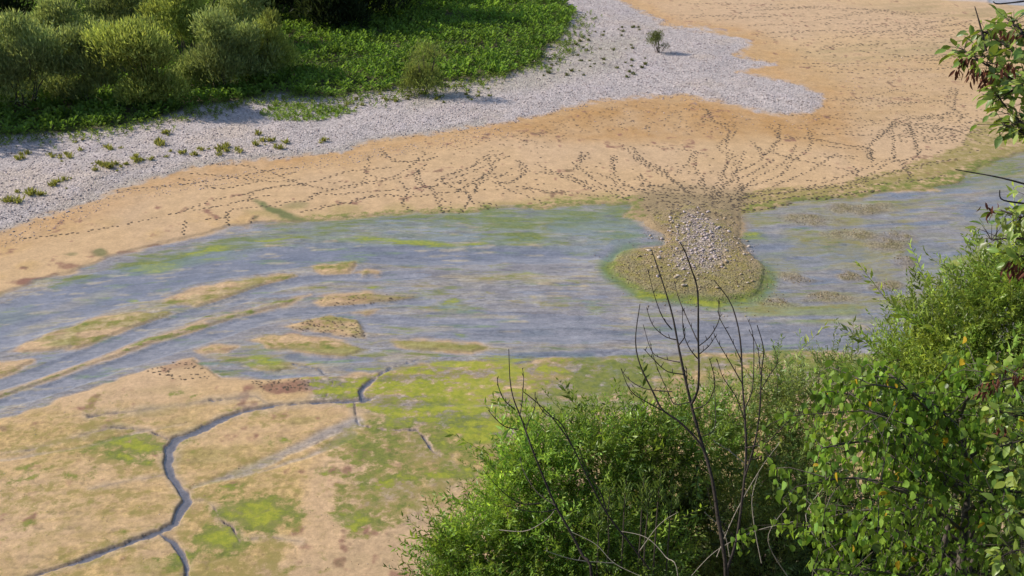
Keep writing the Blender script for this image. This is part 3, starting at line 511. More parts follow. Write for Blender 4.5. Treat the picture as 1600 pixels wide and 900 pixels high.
TR = [[(380, 305), (410, 297), (430, 293), (480, 290), (510, 297), (540, 292), (580, 285), (610, 282), (640, 275), (660, 265), (668, 255)],
 [(385, 316), (400, 301), (420, 295), (475, 288), (510, 280), (540, 270), (570, 267), (620, 262)], [(330, 258), (380, 260), (410, 267), (435, 275), (465, 287), (495, 295)],
 [(485, 312), (500, 302), (520, 298), (560, 292), (570, 285), (570, 270), (575, 255), (577, 243)], [(575, 272), (593, 280), (615, 278), (640, 262), (668, 238)],
 [(430, 317), (480, 315), (490, 305), (530, 305), (560, 302), (620, 298), (660, 295), (690, 290), (740, 280)], [(470, 332), (510, 325), (550, 315), (580, 308), (600, 305), (640, 309), (690, 303), (740, 300)],
 [(500, 323), (540, 321), (575, 310), (620, 309)], [(595, 238), (620, 252), (650, 253), (690, 245)], [(627, 285), (635, 298), (635, 310), (628, 317), (635, 325), (645, 332)], [(653, 265), (657, 285), (675, 297), (680, 310), (688, 325), (695, 335)],
 [(690, 285), (715, 297), (730, 305), (735, 315), (725, 325), (718, 337)], [(690, 285), (700, 275), (730, 265), (760, 250), (790, 240)], [(700, 283), (740, 268), (800, 243)], [(715, 300), (740, 285), (760, 275), (770, 255)],
 [(735, 305), (735, 316), (760, 325), (790, 335)], [(740, 300), (755, 285), (780, 276), (800, 268)], [(740, 318), (770, 321), (782, 330)], [(770, 285), (795, 286), (815, 276), (822, 262), (805, 250)],
 [(838, 258), (870, 272), (900, 282), (930, 292), (960, 305), (985, 316)], [(845, 270), (880, 279), (910, 290), (940, 302)], [(900, 260), (912, 268), (930, 285), (960, 297), (985, 310)], [(920, 240), (905, 258), (900, 268)], [(910, 240), (905, 255)],
 [(955, 245), (962, 275), (980, 290), (1000, 300)], [(970, 226), (990, 245), (1010, 257), (1040, 275), (1060, 290), (1080, 305)], [(985, 230), (1005, 250), (1035, 266), (1050, 282)], [(1085, 238), (1072, 258), (1050, 277)],
 [(1105, 172), (1115, 190), (1140, 207), (1122, 230), (1137, 247), (1125, 280), (1115, 295), (1108, 315)], [(775, 287), (800, 300), (830, 310), (855, 322)], [(810, 292), (850, 299), (890, 303)], [(1005, 228), (1040, 232), (1080, 238)],
 [(1000, 275), (1020, 290), (1060, 300), (1090, 303)], [(1175, 222), (1190, 247), (1170, 262), (1150, 272), (1158, 300), (1155, 322)], [(1218, 195), (1215, 220), (1190, 245)], [(1265, 205), (1265, 230), (1250, 245), (1235, 255), (1220, 275), (1200, 283), (1150, 300)],
 [(1225, 215), (1270, 218), (1320, 228), (1355, 233), (1362, 248), (1365, 256)], [(1180, 230), (1230, 247), (1270, 256), (1300, 262), (1330, 270), (1345, 280)], [(1270, 248), (1320, 245), (1350, 248)], [(1270, 225), (1310, 232), (1350, 235)],
 [(1140, 315), (1200, 305), (1270, 297), (1330, 290), (1380, 275), (1420, 262), (1500, 250)], [(1150, 325), (1220, 312), (1300, 300), (1360, 290), (1420, 285), (1480, 275)], [(1160, 335), (1230, 320), (1290, 308), (1380, 298)], [(1150, 312), (1230, 302), (1300, 290), (1350, 280), (1390, 255), (1430, 250)],
 [(1495, 140), (1492, 160), (1480, 178), (1410, 190), (1385, 205), (1362, 230), (1362, 250)], [(1380, 205), (1395, 215), (1395, 235), (1400, 255)], [(1420, 195), (1430, 225), (1432, 245), (1400, 255)], [(1335, 262), (1340, 272), (1350, 282), (1360, 288)], [(1410, 258), (1420, 275), (1418, 284)],
 [(1100, 275), (1090, 290), (1080, 300)], [(1210, 250), (1170, 275), (1130, 290), (1120, 305)], [(20, 376), (100, 368), (180, 355), (250, 340), (290, 330), (330, 315), (370, 307), (400, 300)], [(295, 332), (350, 322), (400, 310), (430, 305)],
 [(320, 345), (350, 342), (360, 330), (400, 325), (450, 322)], [(285, 368), (290, 352), (292, 345)], [(355, 352), (357, 340), (352, 330)], [(390, 352), (395, 346), (402, 340)], [(200, 297), (280, 290), (350, 281), (420, 268), (470, 262)], [(280, 280), (340, 296), (400, 285), (470, 268)], [(300, 272), (360, 278), (430, 285), (480, 280)],
 [(600, 470), (620, 466)]]
for t in TR: track(t)
for t in [[(1120, 320), (1130, 295), (1150, 270), (1165, 235)], [(1090, 315), (1060, 290), (1020, 268), (985, 245)], [(1075, 318), (1030, 302), (980, 292), (930, 270)], [(1150, 318), (1200, 296), (1260, 270), (1310, 240)], [(1160, 322), (1240, 300), (1320, 276), (1400, 246)], [(1100, 310), (1100, 285), (1085, 262), (1090, 235)], [(1140, 312), (1180, 280), (1225, 255), (1245, 225)], [(1085, 322), (1000, 312), (920, 306), (860, 296)]]: track(t, k=0.8)
for t in TR[8:50:2]: track([(a+random.gauss(0, 6), b+random.gauss(0, 2)) for a, b in t], k=0.8, jit=0.1)
for i in range(75):                                               # long lines of prints far out on the sand
    a, b = random.uniform(1020, 1450), random.uniform(2, 125)
    if b > 40 and a < 1090+b*1.4: continue
    L = random.uniform(60, 260); s = random.gauss(-0.04, 0.07); track([(a, b), (a+L*0.5, b+s*L*0.5+random.gauss(0, 3)), (a+L, b+s*L+random.gauss(0, 3))], 0.36, 0.14, 0.6, 0.12, 0.08)
for i in range(26):
    a, b = random.uniform(1200, 1480), random.uniform(150, 215); L = random.uniform(60, 180); track([(a, b), (a+L*0.5, b+random.gauss(0, 5)), (a+L, b+random.gauss(3, 6))], 0.34, 0.12, 0.6)
for i in range(16):
    a, b = random.uniform(1380, 1470), random.uniform(180, 235); track([(a, b), (a+40, b+random.gauss(2, 4)), (a+110, b+random.gauss(8, 7))], 0.3, 0.12, 0.9)
for i in range(10):                                               # wandering lines over the middle of the sand
    a, b = random.uniform(560, 1400), random.uniform(235, 315); pts = [(a, b)]; an = random.uniform(-0.5, 0.5)+random.choice((0, math.pi)) 
    for q in range(4): an += random.gauss(0, 0.5); a += 26*math.cos(an); b += 8*math.sin(an); pts.append((a, b))
    track(pts, 0.3, 0.08, 0.65)
def scatter_prints(pts, n, k, L=0.085, Wd=0.06, ang=0.0):
    P = np.array(pts); lo, hi = P.min(0), P.max(0); c = 0
    while c < n:
        a, b = random.uniform(lo[0], hi[0]), random.uniform(lo[1], hi[1]); c += 1
        _, ins = pdist(pts, np.array([a]), np.array([b]), True)
        if ins[0]: g = ground(a, b); stamp(g[0], g[1], random.gauss(ang, 0.6), L*random.uniform(0.6, 1.3), Wd*random.uniform(0.7, 1.2), k*random.uniform(0.4, 1))
scatter_prints([(800, 215), (880, 180), (1000, 158), (1100, 165), (1180, 185), (1120, 215), (980, 205), (900, 215), (850, 235)], 700, 0.5)
scatter_prints([(1000, 290), (1170, 290), (1170, 345), (1010, 345)], 260, 0.9); scatter_prints([(690, 255), (800, 245), (860, 290), (760, 310), (700, 310)], 60, 0.9)
scatter_prints([(800, 235), (1380, 230), (1330, 300), (1100, 310), (850, 300)], 90, 0.8); scatter_prints([(620, 215), (800, 200), (860, 240), (640, 245)], 120, 0.4)
scatter_prints([(1050, 2), (1540, 8), (1480, 70), (1300, 110), (1180, 60)], 500, 0.5, 0.14, 0.1); scatter_prints([(1380, 185), (1530, 180), (1530, 225), (1400, 225)], 130, 0.9)
scatter_prints(BARS[8], 170, 0.9, 0.055, 0.028, -0.2); scatter_prints([(228, 583), (272, 562), (330, 578), (370, 582), (330, 592), (270, 598)], 110, 1.0, 0.06, 0.03, -0.3); scatter_prints([(380, 600), (420, 593), (470, 591), (487, 602), (478, 612), (420, 612)], 100, 0.9, 0.055, 0.03)
scatter_prints(BARS[6], 80, 0.6, 0.05, 0.03); scatter_prints([(1350, 375), (1440, 360), (1430, 410), (1390, 420)], 120, 0.5); scatter_prints([(1290, 130), (1500, 100), (1520, 180), (1330, 200)], 260, 0.45)
scatter_prints([(700, 160), (900, 100), (1000, 60), (1010, 110), (900, 150)], 10, 0.2)
dent = dent.ravel(); damp_shade = dent*(W < 2); H = H-0.012*damp_shade
lay((0.20, 0.135, 0.08), 0.5*np.clip(damp_shade, 0, 1))  # darkens the bed at each print: wet mud plus painted hollow shade
# thin drying cracks and stems on the lower flats
ck = np.abs(fbm(X/2.2+0.6*n_mid, Y/1.5, 3, 31)); crack = sstep(0.028, 0.008, ck)*near*(W < -2)*sstep(0.0, 0.35, n_big+0.2); H -= 0.012*crack; lay((0.22, 0.17, 0.09), 0.42*crack)

fcol = np.arange(nc-1); idx = (np.arange(nr-1)[:, None]*nc+fcol[None, :])
quads = np.stack([idx, idx+1, idx+nc+1, idx+nc], -1).reshape(-1, 4)[:, ::-1]
V = np.stack([X, Y, H], -1)
bed = tri_obj('riverbed', V, quads, M_GROUND, smooth=True)
me = bed.data
for nm, arr in (('alb', A), ('aux', np.stack([np.clip(grav_m*(1-gr_m)+0.8*isle_m+0.6*patch, 0, 1), np.clip(wet*(1-0.8*bars_m)*(1-isle_m)*(1-patch)+0.6*sstep(-2, 6, flat)+0.4*shore, 0, 1), np.clip(near*(0.35+0.5*alg)+0.9*fore+0.6*low2+0.5*bars_m+0.35*sstep(-70, -5, grav_sd)*(1-grav_m)+0.4*wet, 0, 1)], -1))):
    a = me.attributes.new(nm, 'FLOAT_COLOR', 'POINT'); c = np.ones((len(X), 4), dtype=np.float32); c[:, :3] = np.clip(arr, 0, 1); a.data.foreach_set('color', c.ravel())
bq = (450-np.clip(vst, -200, 1200))/F; bt = (cp+bq*sp)*(-CAMZ)/(-sp+bq*cp); a = me.attributes.new('flow', 'FLOAT_VECTOR', 'POINT'); a.data.foreach_set('vector', np.stack([X, bt, np.zeros(len(X))], -1).astype(np.float32).ravel())
a = me.attributes.new('mats', 'FLOAT_COLOR', 'POINT'); c = np.ones((len(X), 4), dtype=np.float32); c[:, :3] = MT; a.data.foreach_set('color', c.ravel())
tag(bed, 'drying tan mudflat with algae, footprints and pebble bars', kind='structure')
# water: one level sheet at z = 0 wherever the bed dips under it
ri = np.arange(0, nr, 3); ci = np.arange(0, nc, 3); Hl = H.reshape(nr, nc)
low = np.zeros((len(ri)-1, len(ci)-1), bool)
for a in range(4):
    for b in range(4):
        low |= Hl[np.minimum(ri[:-1]+a, nr-1)][:, np.minimum(ci[:-1]+b, nc-1)] < 0.004
VW = np.stack([GX[ri][:, ci], GY[ri][:, ci], np.zeros((len(ri), len(ci)))], -1).reshape(-1, 3)
iw = (np.arange(len(ri)-1)[:, None]*len(ci)+np.arange(len(ci)-1)[None, :])[low]
qw = np.stack([iw, iw+1, iw+len(ci)+1, iw+len(ci)], -1)[:, ::-1]
keep, inv = np.unique(qw.ravel(), return_inverse=True)
wat = tri_obj('shallow_water', VW[keep], inv.reshape(-1, 4), M_WATER, smooth=True)
tag(wat, 'thin sheet of blue grey water draining over the mud in braided channels', kind='structure')
def bed_z(x, y):
    i = np.clip(np.searchsorted(R, np.hypot(x, y)), 0, nr-1); j = np.clip(np.searchsorted(TH, np.arctan2(x, y)), 0, nc-1); return Hl[i, j]
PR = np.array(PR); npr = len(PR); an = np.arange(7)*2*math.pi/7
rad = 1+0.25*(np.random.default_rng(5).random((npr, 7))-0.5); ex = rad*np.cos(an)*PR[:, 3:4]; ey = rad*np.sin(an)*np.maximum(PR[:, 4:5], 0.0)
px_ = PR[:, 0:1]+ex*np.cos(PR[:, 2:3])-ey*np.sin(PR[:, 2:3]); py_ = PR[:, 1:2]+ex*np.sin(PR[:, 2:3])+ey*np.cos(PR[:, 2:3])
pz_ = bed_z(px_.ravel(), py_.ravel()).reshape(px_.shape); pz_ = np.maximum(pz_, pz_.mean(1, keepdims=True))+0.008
pr = mesh_np('animal_footprints', np.stack([px_, py_, pz_], -1).reshape(-1, 3), np.arange(npr*7), np.full(npr, 7), M_PRINT); tag(pr, 'winding lines of animal footprints on the tan mud, dark with wet mud and painted shade', 'footprints', kind='stuff')  # flat discs just above the mud, shade of the hollows in their colour
# the steep bank under the viewer
bx = np.linspace(-60, 60, 90); by = np.linspace(-25, 24, 70); BX, BY = np.meshgrid(bx, by)
def bank_z(x, y):
    s = 1.12-0.42*sstep(0.0, 5.0, np.asarray(x, float)); return np.where(np.asarray(y) < 0, 17.4, 17.4-s*np.asarray(y))
BZ = np.maximum(bank_z(BX, BY)+0.15*fbm(BX/2, BY/2, 3, 40)-0.05*(BY > 0), -0.6)
ib = (np.arange(69)[:, None]*90+np.arange(89)[None, :]); qb = np.stack([ib, ib+1, ib+91, ib+90], -1).reshape(-1, 4)
bank = tri_obj('bank_slope', np.stack([BX, BY, BZ], -1).reshape(-1, 3), qb, M_BANK, smooth=True); tag(bank, 'steep earth bank below the viewpoint', kind='structure')

# ================================================================== STONES
ICO_V = []; _p = (1+5**0.5)/2
for a, b in ((-1, _p), (1, _p), (-1, -_p), (1, -_p)): ICO_V.append((a, b, 0))
for a, b in ((-1, _p), (1, _p), (-1, -_p), (1, -_p)): ICO_V.append((0, a, b))
for a, b in ((_p, -1), (_p, 1), (-_p, -1), (-_p, 1)): ICO_V.append((a, 0, b))
ICO_V = np.array(ICO_V, float)/math.hypot(1, _p)
ICO_F = np.array([(0, 11, 5), (0, 5, 1), (0, 1, 7), (0, 7, 10), (0, 10, 11), (1, 5, 9), (5, 11, 4), (11, 10, 2), (10, 7, 6), (7, 1, 8), (3, 9, 4), (3, 4, 2), (3, 2, 6), (3, 6, 8), (3, 8, 9), (4, 9, 5), (2, 4, 11), (6, 2, 10), (8, 6, 7), (9, 8, 1)])
PEB_V = np.array([(1, 0, 0), (0.2, 0.8, 0.1), (-0.9, 0.3, 0), (-0.3, -0.85, 0), (0.1, 0.05, 0.6), (-0.1, 0, -0.4)]); PEB_F = np.array([(0, 1, 4), (1, 2, 4), (2, 3, 4), (3, 0, 4), (1, 0, 5), (2, 1, 5), (3, 2, 5), (0, 3, 5)])
def inside(pts, n, lo=None):
    P = np.array(pts, float); lo, hi = P.min(0), P.max(0); out = []
    c = 0
    while c < n:
        # even over the ground, not over the picture
        g0 = ground(800, hi[1])[1]; g1 = ground(800, max(lo[1], -40))[1]
        y = rng.uniform(g0, g1, 4000); xm = max(abs(lo[0]-800), abs(hi[0]-800))/F*(g1*cp+CAMZ*sp); x = rng.uniform(-xm, xm, 4000)
        uu, vv = to_px(x, y); _, i = pdist(pts, uu, vv, True)
        out.append(np.stack([x[i], y[i]], -1)); c += i.sum()
    return np.concatenate(out)[:n]
def pebbles(name, P, s0, s1, tints, parent=None):
    n = len(P); s = s0+(s1-s0)*rng.random(n)**2.2
    z = bed_z(P[:, 0], P[:, 1]); pos = np.c_[P, z+s*0.12]
    D = np.c_[np.cos(rng.random(n)*6.28), np.sin(rng.random(n)*6.28), 0.25*rng.normal(size=n)]
    V, Fc = instance(PEB_V, PEB_F, pos, D, 0.25*rng.normal(size=n), s[:, None]*np.c_[0.6+0.5*rng.random(n), 0.6+0.5*rng.random(n), 0.5+0.4*rng.random(n)])
    t = tints[rng.integers(0, len(tints), n)]*(0.75+0.5*rng.random((n, 1)))
    o = tri_obj(name, V, Fc, M_STONE, parent, np.repeat(t, len(PEB_V), 0)); o['kind'] = 'stuff'; return o
TG = np.array([(0.56, 0.47, 0.455), (0.48, 0.40, 0.39), (0.60, 0.51, 0.495), (0.40, 0.33, 0.325), (0.53, 0.44, 0.39), (0.66, 0.57, 0.545)])*0.9
TB = np.array([(0.33, 0.24, 0.14), (0.27, 0.20, 0.11), (0.21, 0.16, 0.08), (0.44, 0.35, 0.24), (0.25, 0.21, 0.11)])
strip = [(-60, 400), (0, 372), (130, 327), (205, 292), (300, 264), (420, 252), (520, 242), (620, 220), (700, 210), (800, 195), (870, 178), (1000, 155), (1120, 162), (1226, 181), (1275, 178), (1286, 148), (1233, 128), (1155, 115), (1213, 100), (1156, 87), (1170, 68), (1066, 43), (976, 3), (870, 2), (895, 30), (850, 90), (790, 125), (560, 156), (420, 155), (320, 175), (190, 208), (-60, 225)]
p = pebbles('bank_pebbles', inside(strip, 15000), 0.03, 0.10, TG); tag(p, 'pale mauve grey pebbles covering the river bank below the bushes', 'pebbles')
p = pebbles('mud_pebbles', np.concatenate([inside([(900, 180), (1000, 160), (1200, 182), (1290, 180), (1420, 150), (1420, 80), (1250, 95), (1330, 150), (1250, 215), (950, 215)], 500), inside([(200, 300), (520, 245), (800, 198), (800, 215), (520, 262), (220, 315)], 900), inside([(0, 372), (130, 327), (205, 292), (205, 305), (130, 345), (0, 392)], 260)]), 0.02, 0.07, TG)
tag(p, 'sparse pale pebbles scattered on the ochre mud below the gravel', 'pebbles')
p = pebbles('shallows_pebbles', np.concatenate([inside([(c[0]-c[2]*.7, c[1]), (c[0], c[1]-c[3]), (c[0]+c[2]*.7, c[1]), (c[0], c[1]+c[3])], 55) for c in PATCH]), 0.02, 0.06, TB)
tag(p, 'brown pebbles breaking the surface of the weedy shallows', 'pebbles')
isle = tri_obj('gravel_island', np.array([[0, 0, 0.0]]+[[*ground(a, b)[:2], 0.0] for a, b in ISLE])-np.array([0, 0, 0]), np.array([[1, 2, 3]]), M_STONE)
bpy.data.objects.remove(isle)
isle = pebbles('gravel_island', np.concatenate([inside([(a, b) for a, b in ISLE if b > 340], 2200), inside([(a, b) for a, b in ISLE if b > 345], 1800)])+np.array([0.45, 0.9])*rng.normal(size=(4000, 2)), 0.012, 0.055, TB); del isle['kind']
tag(isle, 'low brown gravel island in the shallows with a pale stony crest', kind='structure')
cob = []
for k in range(6):
    cv = ICO_V*(1+0.16*rng.normal(size=(12, 1)))*np.array([1, 0.72, 0.5]); cob.append((cv, None))
def cobbles(P, s0, s1, tints):
    for i, (x, y) in enumerate(P):
        k = i % 6; t = tuple(tints[i % len(tints)])
        key = (k, i % len(tints), id(tints))
        if key not in cobbles.cache:
            o = tri_obj('cobble', cob[k][0], ICO_F, M_STONE, isle, np.tile(np.array(t), (12, 1)), smooth=False); cobbles.cache[key] = o.data
        else:
            o = bpy.data.objects.new('cobble', cobbles.cache[key]); col.objects.link(o); o.parent = isle
        s = s0+(s1-s0)*random.random()**2; o.scale = (s, s, s*random.uniform(0.7, 1)); o.rotation_euler = (random.gauss(0, .2), random.gauss(0, .2), random.uniform(0, 6.28))
        o.location = (float(x), float(y), float(bed_z(x, y))+0.25*s)
cobbles.cache = {}
J = lambda P, s: P+s*rng.normal(size=P.shape)
cobbles(J(inside(PALE, 190), 0.5), 0.045, 0.11, TG[[0, 2, 5, 4]]); cobbles(inside([(1020, 345), (1000, 385), (985, 425), (1040, 460), (1180, 455), (1190, 420), (1150, 340)], 100), 0.06, 0.13, np.array([(0.45, 0.36, 0.24), (0.55, 0.47, 0.38), (0.33, 0.26, 0.15)]))
pebbles('crest_pebbles', np.concatenate([J(inside(PALE, 1300), 0.25), J(inside(PALE, 500), 0.9)]), 0.025, 0.075, TG*0.82, isle)

# clods on the drying flats and little humps of algae on the mats
vi = rng.integers(0, len(X), 120000); q = (v0[vi] > 575) & (v0[vi] < 960) & (u0[vi] > -60) & (u0[vi] < 1100) & (W[vi] < -3) & (creek[vi] < -4)
vi = vi[q]; gm = MT[vi, 1]+MT[vi, 2]*0.7; a = vi[(gm > 0.55) & (rng.random(len(vi)) < 0.5)][:5200]; b = vi[(gm < 0.5)][:1500]
P = np.stack([X[b], Y[b]], -1)+0.15*rng.normal(size=(len(b), 2)); p = pebbles('mud_clods', P, 0.008, 0.032, np.array([(0.55, 0.38, 0.23), (0.5, 0.35, 0.2), (0.62, 0.5, 0.37)])); tag(p, 'small dry clods and grit scattered over the near mudflat', 'clods')


# ================================================================== GREEN COVER ON THE FAR BANK
HERB_V = []; HERB_F = []
for i in range(7):
    a = i*2.4; t = 0.25+0.12*i; d = np.array([math.cos(a), math.sin(a)]); w = np.array([-d[1], d[0]])*0.13
    b0 = d*0.03; b1 = d*0.26; tip = d*0.46; k = len(HERB_V)
    HERB_V += [(*b0, t*0.55), (*(b1+w), t), (*(b1-w), t), (*tip, t-0.02)]; HERB_F += [(k, k+1, k+3), (k, k+3, k+2)]
HERB_V = np.array(HERB_V); HERB_F = np.array(HERB_F)
HERB_Y = HERB_V[:, [0, 2, 1]]*np.array([1, 1, -1])                    # grows along +y for instance()
def herbs(P, h0, h1, base, wide=1.0):
    n = len(P); h = h0+(h1-h0)*rng.random(n); pos = np.c_[P, bed_z(P[:, 0], P[:, 1])-0.02]
    D = np.c_[0.16*rng.normal(size=n), 0.16*rng.normal(size=n), np.ones(n)]
    V, Fc = instance(HERB_Y, HERB_F, pos, D, rng.random(n)*6.28, h[:, None]*np.array([wide, 1, wide])[None])
    return V, Fc, np.repeat(vary(base, n, 0.22, 0.12), len(HERB_V), 0)
meadow_pts = [p for p in GREEN]
PM = inside([(-60, 228), (0, 219), (120, 211), (190, 204), (250, 189), (320, 171), (380, 164), (420, 150), (500, 157), (560, 153), (620, 145), (720, 129), (790, 123), (845, 99), (850, 85), (880, 60), (898, 25), (865, -10), (830, -40), (-60, -40)], 21000)
uu, vv = to_px(PM[:, 0], PM[:, 1]); clump = 0.75+0.5*vn(PM[:, 0]/1.7, PM[:, 1]/2.2, 50)
V1, F1, T1 = herbs(PM, 0.35, 0.75, (0.155, 0.255, 0.05)); k8 = len(HERB_V)
hs = np.repeat(clump, k8); zb = np.repeat(bed_z(PM[:, 0], PM[:, 1]), k8); V1[:, 2] = zb+(V1[:, 2]-zb)*hs**1.6; T1 = T1*np.repeat(0.75+0.5*vn(PM[:, 0]/3, PM[:, 1]/4, 51), k8)[:, None]
o = tri_obj('herb_meadow', V1, F1, M_HERB, None, T1); tag(o, 'dense bright green herbs spreading beside the willows on the bank', 'herbs', kind='stuff')
V1, F1, T1 = herbs(inside([(405, 182), (430, 165), (470, 168), (535, 172), (560, 180), (530, 188), (480, 196), (420, 194)], 620), 0.1, 0.24, (0.2, 0.31, 0.045), 1.3)
o = tri_obj('clover_patch', V1, F1, M_HERB, None, T1); tag(o, 'light green patch of low herbs on the pebbles beside the bushes', 'herbs', kind='stuff')
PE = np.concatenate([inside([(-60, 225), (0, 218), (190, 204), (320, 171), (420, 152), (560, 154), (720, 130), (845, 100), (880, 60), (898, 25), (910, 30), (895, 70), (870, 105), (740, 142), (560, 168), (430, 168), (330, 182), (200, 214), (0, 232), (-60, 240)], 1500)])+0.8*rng.normal(size=(1500, 2))
V1, F1, T1 = herbs(PE, 0.12, 0.42, (0.17, 0.24, 0.055)); o = tri_obj('meadow_fringe', V1, F1, M_HERB, None, T1); tag(o, 'thin ragged fringe of herbs where the meadow runs out onto the pebbles', 'herbs', kind='stuff')
# single weeds
tuft = []
for k in range(5):
    n = 34; a = rng.random(n)*6.28; D = np.c_[np.cos(a)*0.5, np.sin(a)*0.5, 0.6+rng.random(n)]
    V1, F1 = instance(LANCE_V*np.array([0.7, 1, 1]), LANCE_F, np.c_[0.15*rng.normal(size=(n, 2)), np.zeros(n)], D, rng.random(n)*6.28, 0.3+0.5*rng.random(n))
    tuft.append((V1, F1))
def weeds(pts, name, label, cat, group, base, s0, s1):
    cache = {}
    for i, (a, b) in enumerate(pts):
        k = i % 5; g = ground(a, b); g[2] = bed_z(g[0], g[1])-0.01
        if k not in cache:
            o = tri_obj(name, tuft[k][0], tuft[k][1], M_HERB, None, np.repeat(vary(base, 34, 0.25, 0.3), 4, 0)); cache[k] = o
        else: o = cache[k].copy(); col.objects.link(o)
        s = random.uniform(s0, s1); o.location = [float(q) for q in g]; o.scale = (s*1.3, s*1.3, s); o.rotation_euler = (0, 0, random.uniform(0, 6.28)); tag(o, label, cat, group)
L1 = [(95, 248), (45, 247), (110, 252), (150, 266), (158, 263), (145, 262), (215, 259), (225, 256), (200, 263), (250, 228), (253, 233), (263, 214), (172, 238), (93, 291), (112, 286), (85, 296), (65, 311), (55, 308), (10, 320), (18, 322), (285, 244), (315, 240), (370, 238), (430, 231), (440, 236), (424, 226), (505, 224), (355, 241), (120, 228), (30, 255), (340, 238), (410, 226), (415, 232), (240, 252)]
while len(L1) < 105:
    a, b = random.choice(L1[:34]); a += random.gauss(0, 13); b += random.gauss(0, 3.5)
    if b < 350-0.24*a: L1.append((a, b))
weeds(L1, 'weed_tuft', 'yellowish green weed tuft growing out of the pebbles below the shaded bushes', 'weed', 'weed tufts on the pebble bank', (0.24, 0.27, 0.095), 0.14, 0.55)
L2 = [(random.uniform(540, 770), 0) for _ in range(34)]; L2 = [(a, 168-0.1*(a-540)+random.uniform(-14, 14)) for a, _ in L2]
weeds(L2, 'low_weed', 'low light green weed on the stones round the lone round bush', 'weed', 'low weeds round the lone bush', (0.2, 0.24, 0.08), 0.2, 0.42)
L3 = []
while len(L3) < 60:
    a, b = random.uniform(840, 1010), random.uniform(45, 125)
    if b > 95-(a-850)*0.3-25 and a > 870-(b-60)*0.6: L3.append((a, b))
weeds(L3, 'seedling', 'small dark seedling standing on the gravel at the meadow edge', 'seedling', 'seedlings on the gravel at the meadow edge', (0.115, 0.14, 0.065), 0.15, 0.42)

# ================================================================== SHRUBS AND TREES ON THE FAR BANK
def far_shrub(name, u_, v_, h, w, d, base, leaf=0.13, n=6500, lobes=11, seed=0, open_=0.0, stems=6, yel=0.1):
    global rng
    rng = np.random.default_rng(100+seed); g = ground(u_, v_); g[2] = bed_z(g[0], g[1]) if np.hypot(g[0], g[1]) < 130 else 0.1
    root = empty(name, g); tb = Tubes(); PV = []; DV = []; LV = []
    cents = []
    for i in range(lobes):
        a = rng.random()*6.28; q = math.sqrt(rng.random())*0.75; zz = rng.uniform(0.08, 0.8)
        rad = rng.uniform(0.22, 0.36)
        if i == 0: a, q, zz = 0, 0, 0.76
        cents.append((np.array([math.cos(a)*q*w/2*(1.1-0.4*zz), math.sin(a)*q*d/2*(1.1-0.4*zz), zz*h*(1-0.18*q)]), np.array([rad*w*0.8, rad*d*0.8, rad*h*0.75])))
    per = n//lobes
    for c, r in cents:
        dd = unit(per); dd[:, 2] = np.where(dd[:, 2] < -0.3, -dd[:, 2], dd[:, 2]); q = rng.random(per)**0.4
        P = c+dd*r*q[:, None]*(0.8+0.45*rng.random((per, 1))); P[:, 2] = np.abs(P[:, 2])
        PV.append(P); DV.append(dd*0.6+np.array([0, 0, 0.9])+0.5*rng.normal(size=(per, 3))); LV.append(np.repeat(1+0.18*rng.normal(), per))
    P = np.concatenate(PV); D = np.concatenate(DV); L = np.concatenate(LV); m = len(P)
    keep = rng.random(m) > open_; P, D, L = P[keep], D[keep], L[keep]; m = len(P)
    V1, F1 = instance(LANCE_V*np.array([1.1, 1.25, 1]), LANCE_F, P, D, rng.random(m)*6.28, leaf*(0.6+0.8*rng.random(m)))
    tint = vary(base, m, 0.22, yel)*L[:, None]
    cr = tri_obj('crown', V1, F1, M_FAR, root, np.repeat(tint, 4, 0)); cr['kind'] = 'stuff'
    for i in range(stems):
        c, r = cents[i % lobes]; b = np.array([0.12*w*rng.normal()*0.5, 0.1*d*rng.normal()*0.5, -0.05])
        tb.add(smooth_path([b, b*0.6+c*0.4+np.array([0, 0, 0.1*h])*rng.normal(), c+r*np.array([0, 0, 0.4])], 8), 0.018*max(h, 2)**0.7, 0.006, 5)
    for i in range(stems*4):
        c, r = cents[rng.integers(lobes)]; dd = unit(1)[0]; dd[2] = abs(dd[2]); tb.add(smooth_path([c*np.array([.7, .7, .6]), c, c+r*dd*1.05], 6), 0.008*max(h, 2)**0.6, 0.003, 4)
    tb.build('trunk', M_BARK, root)
    return root
W1 = (0.29, 0.36, 0.10); W2c = (0.25, 0.32, 0.13); DK_SHADE = (0.03, 0.045, 0.018)  # last tint has the shade over the back trees painted into the leaves
SH = [('willow_bush', 45, 172, 6.2, 6.0, 5.0, W2c, 'tall grey green willow bush at the shaded end of the thicket', 8000),
      ('willow_bush', 135, 165, 4.8, 4.6, 4.0, W2c, 'grey green willow bush with a dark hollow at its foot', 6500),
      ('willow_bush', 232, 168, 5.6, 6.6, 5.0, W1, 'broadest yellow green willow bush in the thicket', 9500),
      ('willow_bush', 345, 146, 5.2, 5.2, 4.4, W2c, 'dull green willow bush with a shadowed flank beside the broadest bush', 7500),
      ('willow_bush', 432, 122, 4.6, 3.6, 3.4, W1, 'narrow yellow green willow bush at the meadow end of the thicket', 5500),
      ('willow_bush', 395, 132, 4.0, 4.2, 3.6, W2c, 'low willow bush squeezed between two taller ones', 5000),
      ('willow_bush', 290, 98, 5.8, 6.4, 5.0, W1, 'sunlit willow bush rising behind the broadest bush', 7500),
      ('willow_bush', 385, 78, 5.0, 5.6, 5.0, W2c, 'willow bush in the back row near the dark trees', 6500),
      ('willow_bush', 105, 112, 5.0, 5.6, 5.0, W2c, 'willow bush in the back row of the thicket behind the hollow', 6000),
      ('willow_bush', -30, 140, 6.0, 6.0, 5.0, W2c, 'willow bush at the outer edge of the thicket', 5000),
      ('willow_bush', 195, 75, 5.2, 5.6, 5.0, W2c, 'pale willow bush in the back row below the dark trees', 5500)]
